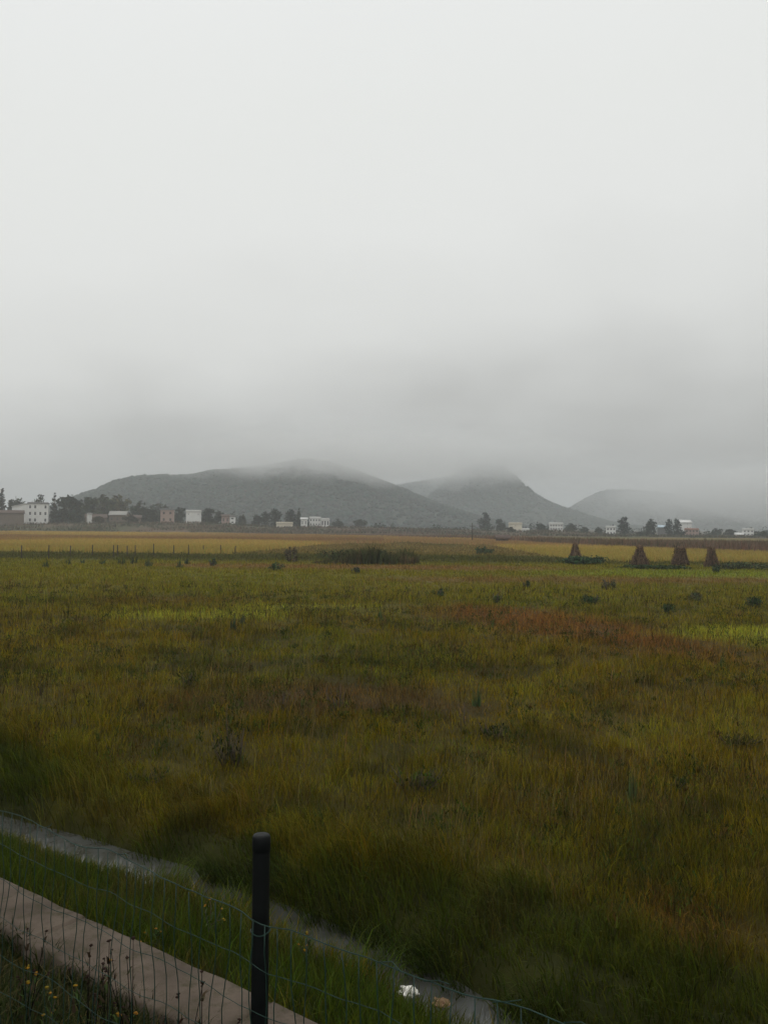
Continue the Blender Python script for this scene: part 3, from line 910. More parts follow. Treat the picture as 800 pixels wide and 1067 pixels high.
pole(492, 545, 200, 'thin wooden pole with a short cross arm standing in the rice')
pole(728, 551.5, 375, 'dark pole beside the brick house near the far hill')

p = ground_pt(523.5, 566.5); D = p.y; s = D / FPX
root = empty('field_hut', (p.x, p.y, g1(p.x, p.y)), 'small open field hut with dark roof beside the thin wooden pole', 'hut')
mb = MB()
for x in (-1.2, 1.2):
    for y in (0, 1.6):
        pm = MB(); pm.tube([(x, y, -.2), (x, y, 1.25)], .06, 6); pm.build('post', MAT['wood'], root)
mb = MB(); V = [(-1.6, -.4, 1.15), (1.6, -.4, 1.15), (1.6, .8, 1.75), (-1.6, .8, 1.75), (1.6, 2.0, 1.15), (-1.6, 2.0, 1.15)]
V += [(v[0], v[1], v[2] + .12) for v in V]
mb.add(V, [(0, 3, 2, 1), (3, 5, 4, 2), (6, 7, 8, 9), (9, 8, 10, 11), (0, 1, 7, 6), (5, 11, 10, 4), (0, 6, 9, 3), (3, 9, 11, 5), (1, 2, 8, 7), (2, 4, 10, 8)])
mb.build('roof', MAT['tile'], root)
mb = MB(); mb.box(-1.2, 1.62, 0, 1.2, 1.7, 1.0); mb.build('back_panel', MAT['mud'], root)


# ------------------------------------------------------------------ stalk stooks
def stook(px, ybase, hpx, wpx, label, top=.24):
    p = ground_pt(px, ybase); D = p.y
    h = hpx * D / FPX; r = wpx * D / FPX / 2
    root = empty('corn_stook', (p.x, p.y, g1(p.x, p.y)), label, 'stook', 'corn stooks by the right rice field')
    mb = MB()
    rw = r * top * 1.3; tipx = random.uniform(-.32, .32)
    for i in range(230):
        a = random.uniform(0, 6.28); k = random.random() ** .5
        rb = r * (.45 + .55 * k) * random.uniform(.85, 1.1); a2 = a + random.uniform(-.35, .35)
        zt = h * random.uniform(.8, 1.05)
        b0 = (math.cos(a) * rb, math.sin(a) * rb, -.03)
        m1 = (math.cos(a2) * (rw + (rb - rw) * .42), math.sin(a2) * (rw + (rb - rw) * .42), zt * .42)
        w1 = (math.cos(a2) * rw * k, math.sin(a2) * rw * k, zt * .8)
        a3 = a2 + random.uniform(-.8, .8); t1 = (math.cos(a3) * rw * random.uniform(.1, 1.0), math.sin(a3) * rw * random.uniform(.1, 1.0), zt)
        c = random.uniform(.6, 1.35); t = (.125 * c, .080 * c, .056 * c) if random.random() < .72 else (.27 * c, .195 * c, .12 * c)
        w1 = (w1[0] + tipx * .5, w1[1], w1[2]); t1 = (t1[0] + tipx, t1[1], t1[2])
        mb.tube([b0, m1, w1, t1], [.022, .02, .018, .010], 3, t)
    me_o = mb.build('stalks', MAT['stalk'], root, tints=True)
    N = 1100
    a = rng.uniform(0, 6.28, N); z = rng.uniform(.05, .95, N)
    rr = (r + (rw - r) * np.minimum(z / .85, 1)) * rng.uniform(.75, 1.12, N)
    P = np.stack([np.cos(a) * rr, np.sin(a) * rr, z * h], 1)
    tn = jitter(np.repeat(C(.145, .096, .066), N, 0), .6)
    me = blades('dry_leaves', P, rng.uniform(-.35, .30, N), rng.uniform(.02, .07, N), a + 1.57 + rng.normal(0, .6, N), rng.uniform(.2, 1.1, N), a + rng.normal(0, .6, N), tn)
    link('dry_leaves', me, MAT['stalk'], root)
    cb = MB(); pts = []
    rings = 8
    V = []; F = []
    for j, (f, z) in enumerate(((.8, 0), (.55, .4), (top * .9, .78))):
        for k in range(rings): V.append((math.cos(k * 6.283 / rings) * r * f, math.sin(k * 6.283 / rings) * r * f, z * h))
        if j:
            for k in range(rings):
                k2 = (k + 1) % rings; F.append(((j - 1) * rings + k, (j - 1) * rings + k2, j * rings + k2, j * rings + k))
    cb.add(V, F, (.045, .03, .022)); cb.build('dark_core', MAT['stalk'], root, tints=True)  # solid dark cone added inside, so gaps between the stalks look dark
    bb = MB()
    bb.tube([(math.cos(k * .35) * rw * 1.12, math.sin(k * .35) * rw * 1.12, h * .8 + .01 * math.sin(k)) for k in range(19)], .02, 4, (.16, .12, .06))
    bb.build('tie_band', MAT['stalk'], root, tints=True)


stook(599, 583.5, 17.5, 15, 'smallest and most distant corn stook, by the left end of the right rice field')
stook(666, 589.5, 21.5, 22, 'widest cone shaped corn stook, first of the close row of three', .22)
stook(708, 590, 20.5, 20, 'flat topped corn stook in the middle of the close row of three', .40)
stook(741, 590.5, 20.5, 17, 'slim corn stook at the outer end of the close row of three', .26)


# ------------------------------------------------------------------ plants in the field
def tuft(px, ybase, hpx, wpx, label, col=(.040, .060, .024), name='grass_tuft', cat='grass tuft', N=None, stiff=False, group='plants standing in the field'):
    p = ground_pt(px, ybase); D = p.y; h = hpx * D / FPX; w = wpx * D / FPX
    N = N or 220
    a = rng.uniform(0, 6.28, N); r = w * .36 * np.sqrt(rng.random(N))
    P = np.stack([np.cos(a) * r, np.sin(a) * r, np.full(N, -.02)], 1)
    hh = h * rng.uniform(.25, 1.15, N) * (1.05 - .55 * (r / (w * .32)) ** 2)
    lean = rng.uniform(.02, .25 if stiff else .38, N) * min(1.2, (w / max(h, .01)) ** .5)
    bw = max(.004, .55 * D / FPX) * rng.uniform(.6, 1.5, N)
    me = blades(name, P, hh, bw, rng.random(N) * 3.14, np.clip(lean, 0, 1.1), a + rng.normal(0, .5, N), jitter(np.repeat(np.array([col]) * 1.5, N, 0), .4, .12))
    o = link(name, me, MAT['plant']); o.location = (p.x, p.y, g1(p.x, p.y))
    return tag(o, label, cat, group)


def bush(px, ybase, hpx, wpx, label, col=(.026, .042, .016), N=700, name='bush', cat='bush', lobes_n=7, group='plants standing in the field', leaf=None):
    p = ground_pt(px, ybase); D = p.y; h = hpx * D / FPX; w = wpx * D / FPX
    root = empty(name, (p.x, p.y, g1(p.x, p.y)), label, cat, group)
    lob = []
    for k in range(lobes_n):
        x = random.uniform(-.36, .36) * w; y = random.uniform(-.3, .3) * min(w, h * 3)
        rr = w * random.uniform(.14, .26); hz = h * random.uniform(.22, .42)
        top = h * (1 - .5 * (abs(x) / (w * .5)) ** 2)
        lob.append((x, y, random.uniform(.35, .85) * top - hz * .3, rr, min(rr, h), hz))
    V, F, S, T = leaf_cloud(lob, int(N * .8), leaf or max(.02, .9 * D / FPX), tuple(c * 1.5 for c in col), .5)
    V[:, 2] = np.maximum(V[:, 2], .0)
    link('foliage', raw_mesh('foliage', V, F, S, T), MAT['crown'], root)
    mb = MB()
    for k in range(9):
        x = random.uniform(-.4, .4) * w
        mb.tube([(x * .5, 0, -.03), (x * .8, random.uniform(-.1, .1), h * .4), (x, random.uniform(-.2, .2), h * .75)], [.012 * D / 25, .009 * D / 25, .004 * D / 25], 4)
    mb.build('stems', MAT['bark'], root)
    return root


def mound(px, ybase, hpx, wpx, label):
    """broad low stand of rank reeds and scrub"""
    p = ground_pt(px, ybase); D = p.y; h = hpx * D / FPX; w = wpx * D / FPX
    root = empty('reed_stand', (p.x, p.y, g1(p.x, p.y)), label, 'reeds')
    N = 5200
    a = rng.uniform(0, 6.28, N); q = np.sqrt(rng.random(N))
    x = np.cos(a) * q * w * .5; y = np.sin(a) * q * 2.6 + 2.0
    dome = np.clip(1 - np.abs((x - .12 * w) / (w * .58)) ** 1.25, .12, 1) * (.10 + 1.35 * fbm(x * .55 + 50, y * .5, 99, 3))
    hh = h * dome * rng.uniform(.55, 1.2, N)
    P = np.stack([x, y, gz(x + p.x, y + p.y) - g1(p.x, p.y) - .02], 1)
    t = mixc(np.repeat(C(.066, .072, .024), N, 0), sstep(.45, .62, fbm(x * .4, y * .4 + 30, 101, 3)) * .8, C(.125, .085, .036))
    me = blades('reeds', P, hh, rng.uniform(.04, .10, N), rng.random(N) * 3.14, rng.uniform(.05, .6, N), rng.random(N) * 6.28, jitter(t, .4))
    link('reeds', me, MAT['plant'], root)
    lob = [(random.uniform(-.4, .4) * w, random.uniform(.8, 3), h * random.uniform(.25, .5), w * .07, .6, h * .25) for _ in range(14)]
    V, F, S, T = leaf_cloud(lob, 1500, .10, (.050, .062, .024), .5)
    link('foliage', raw_mesh('foliage', V, F, S, T), MAT['crown'], root)


mound(380, 588, 23, 116, 'wide low mound of dark reeds, the biggest clump of the field')
bush(303, 586, 17, 14, 'small brownish bush left of the wide scrub mass', (.055, .045, .026), 500, leaf=.1)
bush(503, 578, 8, 22, 'low dark hedge clump short of the field hut', (.028, .042, .020), 500, leaf=.14)
bush(608, 588, 9, 62, 'long low green hedge in front of the small distant stook', (.026, .048, .022), 1800, lobes_n=16, leaf=.12)
bush(680, 593, 5, 90, 'long strip of low dark weeds at the feet of the widest stook', (.032, .048, .020), 1800, lobes_n=20, leaf=.09)
bush(770, 594, 9, 60, 'long dark weedy strip beyond the slim stook', (.036, .044, .022), 1400, lobes_n=14, leaf=.1)
bush(615.5, 630, 14, 21, 'rounded dark green bush below the red grass patch edge, largest of the near bushes', (.022, .042, .016), 900)
bush(695.5, 639.5, 12, 13, 'small dark green bush at the top of the red grass patch', (.024, .044, .018), 600)
bush(783, 634, 14, 22, 'spreading dark green bush beyond the pale lime grass', (.024, .042, .018), 800)
bush(746, 597, 8, 12, 'tiny dark bush right at the foot of the slim stook', (.022, .036, .018), 350)
bush(459, 623, 11, 10, 'small lone dark bush in the open green grass', (.026, .046, .020), 450)
bush(548, 613, 9, 8, 'tiny dark bush between the lone bush and the rounded bush', (.030, .046, .020), 300)
bush(634, 615, 14, 16, 'dull olive bush behind the rounded dark green bush', (.048, .052, .028), 500)
bush(726, 627, 11, 18, 'grey green low bush left of the spreading bush', (.040, .050, .026), 500)
bush(518, 629, 14, 14, 'pale green fuzzy bush beside the red grass patch', (.058, .078, .030), 450)
bush(370, 598, 9, 12, 'dark little bush on the brown strip below the wide scrub mass', (.026, .034, .018), 320)
bush(288, 594, 9, 16, 'green bush at the left end of the brown strip', (.030, .052, .022), 380)
bush(221, 590, 8, 10, 'small green bush on the brown strip, left of the brownish bush', (.034, .056, .022), 260)
# row of rank tufts by the field posts
for px, yb, h, w, lab in ((48, 592, 10, 8, 'dark tuft of grass standing farthest from the post row, in the green'), (71, 588, 8, 8, 'dark tuft below the third field post'),
                          (86, 587, 6, 8, 'low dark tuft between the third and fourth field post'), (107, 588, 8, 11, 'broad dark tuft below the fourth field post'),
                          (127, 587.5, 9, 12, 'dark rounded tuft under the close pair of field posts'), (140, 587.5, 10, 10, 'tall dark tuft under the sixth field post'),
                          (155, 590, 12, 11, 'largest dark tuft of the row, left of the eighth field post'), (187, 592, 10, 9, 'dark tuft near the outer end of the post row'),
                          (195, 588, 8, 8, 'small dark tuft beside the last tall field post')):
    tuft(px, yb, h, w, lab, (.034, .046, .022), N=70)
for px, yb, h, w, lab, col in (
        (243, 657, 19, 9, 'tall dark reed tuft, the middle one below the lime grass', (.032, .050, .028)),
        (253, 650, 13, 7, 'shorter reed tuft right of the tall dark reed tuft', (.034, .052, .026)),
        (208, 660, 11, 7, 'thin reed tuft at the left end of the lime grass', (.048, .060, .026)),
        (396.5, 648, 16, 8, 'upright green reed tuft standing alone in mid field', (.040, .060, .022)),
        (512, 657, 14, 8, 'green reed tuft at the left edge of the red grass patch', (.042, .064, .022)),
        (752, 698, 22, 10, 'green reed tuft below the lime grass and red patch', (.040, .062, .022)),
        (496, 736, 26, 12, 'dense dark green tuft in the open middle of the field', (.038, .060, .024)),
        (658, 836, 40, 14, 'tall leafy green tuft in the near right grass', (.048, .066, .024))):
    tuft(px, yb, h, w, lab, col, N=75, stiff=True)


# dark broken weeds in the near field
def weed(px, ybase, hpx, wpx, label, col=(.030, .036, .018), stems=12, leaves=90, name='field_weed'):
    p = ground_pt(px, ybase); D = p.y; h = hpx * D / FPX; w = wpx * D / FPX
    root = empty(name, (p.x, p.y, g1(p.x, p.y)), label, 'weed', 'dark weeds in the near field')
    mb = MB(); tips = []
    for i in range(stems):
        x = random.uniform(-.5, .5) * w; y = random.uniform(-.25, .25) * w; hz = h * random.uniform(.45, 1.0)
        pts = [(x * .4, y * .4, -.02), (x * .7 + random.uniform(-.03, .03), y * .7, hz * .5), (x, y, hz)]
        mb.tube(pts, [.006, .005, .003], 4); tips.append((x, y, hz))
    mb.build('stems', MAT['bark'], root)
    N = leaves
    ti = rng.integers(0, len(tips), N); T = np.array(tips)
    f = rng.uniform(.15, 1.0, N)
    sc = rng.normal(0, .07, (N, 2)) * min(1.0, w)
    P = np.stack([T[ti, 0] * (.4 + .6 * f) + sc[:, 0], T[ti, 1] * (.4 + .6 * f) + sc[:, 1], T[ti, 2] * f], 1)
    me = blades('leaves', P, rng.uniform(.03, .12, N) * (h / .4) ** .5, rng.uniform(.012, .03, N), rng.random(N) * 3.14, rng.uniform(.5, 1.2, N), rng.random(N) * 6.28,
                jitter(np.repeat(np.array([col]) * np.array([[1.9, 1.9, .7]]), N, 0), .45))
    link('leaves', me, MAT['plant'], root)


weed(243, 800, 40, 46, 'dark spindly weed, the largest of the near left field', (.014, .018, .012), 26, 130)
weed(197, 722, 24, 26, 'dark stemmed weed left of mid field, above the largest near weed', (.022, .028, .016), 12, 110)
weed(148, 741, 18, 12, 'thin forked weed left of the dark stemmed weed', (.028, .030, .016), 6, 40)
weed(42, 724, 16, 20, 'sparse leaning weed far to the left in the olive grass', (.030, .030, .016), 7, 40)
weed(515, 772, 20, 34, 'low dark weed clump below the dense green tuft', (.014, .020, .013), 22, 120)
weed(352, 745, 32, 30, 'stand of thin brown stems in the brownish patch of mid field', (.045, .034, .018), 14, 70)
weed(290, 742, 26, 28, 'short brown stems left of the stand of thin brown stems', (.045, .034, .018), 12, 60)
weed(240, 778, 44, 8, 'single tall bare stem rising behind the largest near weed', (.03, .03, .018), 3, 12)
weed(483, 765, 40, 20, 'pair of brown stalks left of the low dark weed clump', (.05, .036, .02), 5, 30)
weed(412, 745, 12, 40, 'low dark sprawl of weed right of the brown stems', (.024, .026, .014), 14, 160)
weed(770, 780, 14, 50, 'low dark sprawl of weed toward the right edge of the field', (.024, .024, .013), 14, 160)
weed(640, 712, 12, 16, 'faint dark weed below the red grass patch', (.030, .034, .016), 8, 50)
weed(702, 826, 18, 26, 'dark weed near the tall leafy green tuft', (.022, .028, .014), 10, 110)
weed(435, 825, 26, 60, 'broad dark green weed clump in the near middle of the field', (.026, .036, .016), 30, 150)
weed(150, 818, 18, 50, 'dark weed clump at the near left above the ditch', (.020, .030, .015), 26, 130)


# posts standing at the edge of the left rice
PX = [(23, 582.5, 14), (51, 583, 15), (73.5, 579.5, 11), (96.5, 579.5, 11.5), (118.5, 580.5, 12.5), (122.5, 580.5, 12.5), (133, 580, 11.5), (141, 579, 11.5),
      (160, 578.5, 12), (181, 578.5, 10.5), (196.5, 578.5, 11), (212, 577.5, 9.5), (230, 577.5, 9.5), (245, 577.5, 9)]
base_me = None
for i, (px, yb, h) in enumerate(PX):
    p = ground_pt(px, yb)
    hz = h * p.y / FPX
    if base_me is None:
        mb = MB(); mb.tube([(0, 0, -.15), (.01, 0, .5), (-.005, .01, 1.0)], [.062, .056, .05], 7)
        fp = mb.build('field_post', MAT['wood']); base_me = fp
    else:
        fp = base_me.copy(); COL.objects.link(fp)
    fp.location = (p.x, p.y, g1(p.x, p.y)); fp.scale = (1, 1, hz)
    fp.rotation_euler = (random.uniform(-.04, .04), random.uniform(-.05, .05), random.uniform(0, 6))
    tag(fp, 'thin weathered wooden post in the row along the near edge of the left rice field', 'post', 'posts along the left rice field')

# ------------------------------------------------------------------ wire fence
NF = 2.22
S0 = 2.182                                           # where the post stands along the fence
P2 = lambda s, n=NF: (.6 * n - .8 * s, .8 * n + .6 * s)
fx, fy = P2(S0)
root = empty('wire_fence', (fx, fy, g1(fx, fy)), 'green wire mesh fence with a black round steel post in the foreground', 'fence')
OX, OY, OZ = root.location


def lp(s, z, off=0.0):
    x, y = P2(s, NF + off)
    return (x - OX, y - OY, z - OZ)


ztop_post = atd(273, 870, fy).z
for sp_ in (S0, S0 + 3.1, S0 - 3.1):
    gx, gy = P2(sp_); zb = g1(gx, gy)
    mb = MB(); V = []
    prof = [(.030, zb - .35), (.030, zb + .4), (.030, ztop_post - .008), (.0295, ztop_post - .003), (.027, ztop_post + .001), (.012, ztop_post + .002)]
    K = 20; F = []
    for j, (r, z) in enumerate(prof):
        for k in range(K):
            c = lp(sp_, z); V.append((c[0] + r * math.cos(k * 6.28319 / K), c[1] + r * math.sin(k * 6.28319 / K), c[2]))
        if j:
            for k in range(K):
                k2 = (k + 1) % K; F.append(((j - 1) * K + k, (j - 1) * K + k2, j * K + k2, j * K + k))
    F.append(tuple((len(prof) - 1) * K + k for k in range(K)))
    mb.add(V, F); po = mb.build('post', MAT['post'], root, smooth=True)
    # collar where the cap sits, and a wire tie
    cb = MB()
    for zz in (ztop_post - .055,):
        V = []; F = []
        for j, (r, z) in enumerate(((.0305, zz), (.0318, zz + .004), (.0318, zz + .046), (.0305, zz + .05))):
            for k in range(K):
                c = lp(sp_, z); V.append((c[0] + r * math.cos(k * 6.28319 / K), c[1] + r * math.sin(k * 6.28319 / K), c[2]))
            if j:
                for k in range(K):
                    k2 = (k + 1) % K; F.append(((j - 1) * K + k, (j - 1) * K + k2, j * K + k2, j * K + k))
        cb.add(V, F)
    cb.build('cap', MAT['post'], po, smooth=True)
    for zz in (2.00, 1.55):
        tb = MB()
        pts = []
        for k in range(22):
            c = lp(sp_, zz + .004 * math.sin(k * .7)); pts.append((c[0] + .0335 * math.cos(k * .3), c[1] + .0335 * math.sin(k * .3), c[2]))
        tb.tube(pts, .0022, 5)
        tb.build('wire_tie', MAT['wire'], root)


def ztop(s):
    e = math.sin((s - S0) / 3.1 * math.pi) ** 2
    return 2.062 - .03 * e + max(0, s - S0) * .035 + .006 * math.sin(s * 7.3) + .004 * math.sin(s * 17) + max(0, (S0 - s)) * .045


def lean(s, f):
    return .03 * math.sin(s * 2.1 + 1) * f + .012 * math.sin(s * 9 + f * 6) - .035


mb = MB()
s = S0 - 3.0
iw = 0
while s < S0 + 4.6:
    pts = []
    zt = ztop(s); zb = g1(*P2(s)) + .02
    ph = random.uniform(0, 6.28); am = random.uniform(.004, .012); tl = random.uniform(-.03, .03)
    for k in range(15):
        f = k / 14; z = zt + (zb - zt) * f
        pts.append(lp(s + am * math.sin(f * 9 + ph) + tl * math.sin(f * 3.1) * .6, z, lean(s, 1 - f) + .006 * math.sin(f * 23 + ph)))
    mb.tube(pts, .0018, 4)
    s += .068 + random.uniform(-.006, .006); iw += 1
for j in range(9):
    f = j / 8
    pts = []
    s = S0 - 3.0
    while s < S0 + 4.6:
        zt = ztop(s); zb = g1(*P2(s)) + .02
        z = zt + (zb - zt) * f + .004 * math.sin(s * 11 + j * 2) + .003 * math.sin(s * 23 + j) + random.uniform(-.002, .002)
        pts.append(lp(s, z, lean(s, 1 - f) + .006))
        s += .05
    mb.tube(pts, .0023 if j in (0, 8) else .0016, 4)
# broken wire ends sticking out of the top strand
for s in (S0 - .55, S0 - .72, S0 - .95, S0 - 1.15, S0 - 1.4, S0 + .8, S0 + 1.3, S0 + 1.75, S0 + 2.3, S0 + 2.6):
    zt = ztop(s)
    mb.tube([lp(s, zt, lean(s, 1)), lp(s - .05, zt + .018, lean(s, 1)), lp(s - .10, zt + random.uniform(.0, .05), lean(s, 1) - .02)], .0018, 4)
mb.build('wire_mesh', MAT['wire'], root)


# ------------------------------------------------------------------ plants by the fence, litter
def fence_plant(px, py, n, h, label, kind, name):
    """stands at perpendicular distance n; (px, py) is where its top shows"""
    d = ray(px, py); t = n / (.6 * d.x + .8 * d.y)
    x, y = d.x * t, d.y * t; zt = H + d.z * t
    z0 = g1(x, y); h = max(zt - z0, .15)
    root = empty(name, (x, y, z0), label, 'flower' if kind == 'flower' else 'weed', 'plants along the wire fence')
    mb = MB(); tips = []
    for i in range(5 if kind != 'flower' else 4):
        a = random.uniform(0, 6.28); l = random.uniform(.03, .16) if i else .01; hz = h * random.uniform(.6, 1.0) if i else h
        e = (math.cos(a) * l, math.sin(a) * l, hz)
        b0 = (0, 0, -.02) if i < 2 else (0, 0, h * random.uniform(.2, .55))
        mb.tube([b0, (e[0] * .4, e[1] * .4, (b0[2] + hz) * .5), e], [.0026, .0022, .0014], 4); tips.append(e)
    mb.build('stem', MAT['stalk'] if kind == 'dry' else MAT['bark'], root)
    N = 34 if kind != 'flower' else 60
    T = np.array(tips); ti = rng.integers(0, len(T), N); f = rng.uniform(.2, .95, N)
    P = T[ti] * f[:, None]
    col = (.045, .035, .020) if kind == 'dry' else (.045, .070, .020)
    me = blades('leaves', P, rng.uniform(.02, .07, N), rng.uniform(.008, .018, N), rng.random(N) * 3.14, rng.uniform(.6, 1.2, N), rng.random(N) * 6.28, jitter(np.repeat(np.array([col]), N, 0), .35))
    link('leaves', me, MAT['plant'], root)
    for e in tips:
        hb = MB()
        for q in range(2):
            c = Vector(e) + Vector((random.uniform(-.007, .007), random.uniform(-.007, .007), random.uniform(-.012, .004)))
            r = random.uniform(.006, .011) if kind == 'dry' else random.uniform(.008, .013)
            pet = 6; V = [tuple(c + Vector((0, 0, r * .6))), tuple(c - Vector((0, 0, r * .7)))]
            for k in range(pet): V.append(tuple(c + Vector((math.cos(k * 1.047) * r, math.sin(k * 1.047) * r, r * random.uniform(-.25, .25)))))
            F = []
            for k in range(pet): k2 = 2 + (k + 1) % pet; F += [(0, 2 + k, k2), (1, k2, 2 + k)]
            tcol = (.03, .018, .014) if kind == 'dry' else random.choice([(.30, .16, .015), (.26, .12, .015), (.22, .16, .02)])
            hb.add(V, F, tcol)
        hb.build('seed_head' if kind == 'dry' else 'blossom', MAT['stalk'], root, tints=True)


fence_plant(28, 1008, 2.75, .4, 'yellow flowering weed below the concrete kerb, uppermost of the flowers', 'flower', 'flowering_weed')
fence_plant(52, 1034, 2.65, .3, 'orange yellow flowering weed lower down near the fence foot', 'flower', 'flowering_weed')
fence_plant(112, 1000, 2.6, .3, 'small yellow flowering weed in front of the concrete kerb', 'flower', 'flowering_weed')
fence_plant(92, 985, 2.5, .5, 'dry weed with dark round seed heads against the kerb, leftmost of the dry weeds', 'dry', 'dry_weed')
fence_plant(112, 980, 2.5, .5, 'dry weed with small dark heads, second in the group before the kerb', 'dry', 'dry_weed')
fence_plant(140, 978, 2.55, .5, 'branched dry weed with brown leaves standing tallest over the kerb', 'dry', 'dry_weed')
fence_plant(187, 1034, 2.45, .4, 'dry weed with one big dark seed head low before the kerb', 'dry', 'dry_weed')
fence_plant(213, 1010, 2.5, .5, 'leafy brown weed close to the left side of the black post', 'dry', 'dry_weed')
fence_plant(28, 968, 2.6, .5, 'thin climbing weed at the lower edge of the kerb near the left', 'dry', 'dry_weed')
fence_plant(164, 968, 4.15, .3, 'orange leaved weed on the grass strip behind the kerb', 'flower', 'flowering_weed')
fence_plant(221, 936, 4.6, .3, 'small orange flower by the near edge of the ditch, left of the black post', 'flower', 'flowering_weed')
fence_plant(322, 972, 4.9, .3, 'small yellow flower by the near edge of the ditch, right of the black post', 'flower', 'flowering_weed')


def litter(px, py, z, size, label, mat, name, cat, flat):
    p = G(px, py, z)
    bm = bmesh.new(); bmesh.ops.create_icosphere(bm, subdivisions=3, radius=1.0)
    for v in bm.verts:
        k = .62 + .75 * float(vnoise(v.co.x * 2.1 + v.co.z * 1.7, v.co.y * 2.1 + size * 31, 3)) + random.uniform(-.10, .10)
        v.co = Vector((v.co.x * size * k, v.co.y * size * .7 * k, v.co.z * size * flat * k))
    me = bpy.data.meshes.new(name); bm.to_mesh(me); bm.free()
    o = link(name, me, MAT[mat]); o.location = (p.x, p.y, z + size * flat * .35); o.rotation_euler = (.1, .15, .6)
    tag(o, label, cat)


litter(426, 1035, -.08, .082, 'crumpled white plastic scrap lying at the edge of the ditch water', 'paper', 'plastic_scrap', 'litter', .45)
litter(460, 1046, -.11, .075, 'brown crumpled scrap lying in the ditch beside the white plastic', 'card', 'brown_scrap', 'litter', .35)


# ------------------------------------------------------------------ hills
def hor(px):
    d = ray(px, 548.0)
    return 548.0 + d.z / math.hypot(d.x, d.y) * FPX


def hill(D, prof, W0, W1, nx, trees, seed, tsize, xlim=None):
    """a rounded ridge: silhouette heights along X, falling off towards and away from the viewer"""
    pts = [(atd(x, y, D).x, max(atd(x, y, D).z, 0) + 2) for x, y in prof]
    xs = np.array([p[0] for p in pts]); zs = np.array([p[1] for p in pts])
    m = 120
    Xg = np.linspace(xs[0] - 60, xs[-1] + 60, nx); Vg = np.linspace(-1, 1, m)
    XX, VV = np.meshgrid(Xg, Vg, indexing='ij')

    def height(Xa, Va):
        # sample profile smoothed
        h = np.interp(Xa, xs, zs, left=0, right=0)
        k_ = D * .016
        h = sum(np.interp(Xa + d_ * k_, xs, zs, left=0, right=0) for d_ in (-1, -.5, 0, .5, 1)) / 5
        g = np.where(np.abs(Va) < 1, (np.cos(np.clip(Va, -1, 1) * math.pi) + 1) / 2, 0)
        g = g ** .8
        n1 = fbm(Xa / 70 + seed, Va * 4, seed, 4) - .5
        spur = 1 + n1 * .45 * sstep(0, .25, np.abs(Va))
        return h * g * spur - 2

    YY = D + np.where(VV < 0, VV * W0, VV * W1)
    ZZ = height(XX, VV)
    idx = np.arange(nx * m).reshape(nx, m)
    Q = np.stack([idx[:-1, :-1], idx[1:, :-1], idx[1:, 1:], idx[:-1, 1:]], -1).reshape(-1, 4)
    me = raw_mesh('hill', np.stack([XX.ravel(), YY.ravel(), ZZ.ravel()], 1), Q.ravel(), np.full(len(Q), 4), None, True)
    o = link('hill', me, MAT['hill']); tag(o, kind='structure')
    # wood: many small crowns, one object
    N = trees
    Xt = rng.uniform(xs[0], xs[-1], N); Vt = rng.uniform(-.95, .12, N)
    zt = height(Xt, Vt)
    dens = fbm(Xt / 90, Vt * 3, seed + 4, 4)
    k = (zt > 1.5) & (rng.random(N) < .25 + 1.6 * sstep(.38, .6, dens))
    Xt, Vt, zt = Xt[k], Vt[k], zt[k]; n = len(Xt)
    Yt = D + np.where(Vt < 0, Vt * W0, Vt * W1)
    r = tsize * rng.uniform(.5, 1.25, n); hh = r * rng.uniform(.8, 1.6, n)
    K = 6
    ang = np.arange(K) * 2 * math.pi / K
    V = np.zeros((n, 2 * K + 1, 3))
    for kk in range(K):
        for lv, (rf, zf) in enumerate(((.75, .05), (1.0, .5))):
            q = rng.uniform(.7, 1.25, n)
            V[:, lv * K + kk, 0] = Xt + np.cos(ang[kk] + lv * .5) * r * rf * q
            V[:, lv * K + kk, 1] = Yt + np.sin(ang[kk] + lv * .5) * r * rf * q
            V[:, lv * K + kk, 2] = zt + hh * zf * rng.uniform(.8, 1.2, n)
    V[:, 2 * K] = np.stack([Xt + rng.normal(0, .2, n) * r, Yt, zt + hh], 1)
    b = (np.arange(n) * (2 * K + 1))[:, None]
    fq = np.array([[j, (j + 1) % K, K + (j + 1) % K, K + j] for j in range(K)]).ravel()
    ft = np.array([[K + j, K + (j + 1) % K, 2 * K] for j in range(K)]).ravel()
    F = np.concatenate([b + fq[None], b + ft[None]], 1).ravel()
    sizes = np.tile([4] * K + [3] * K, n)
    tn = jitter(np.repeat(C(.050, .064, .055), n, 0), .14) * (.8 + .5 * fbm(Xt / 60, Yt / 60, seed + 9, 3))[:, None]  # crowns tinted pale and bluish too, carrying part of the haze
    return V.reshape(-1, 3), F, sizes, np.repeat(tn, 2 * K + 1, 0)


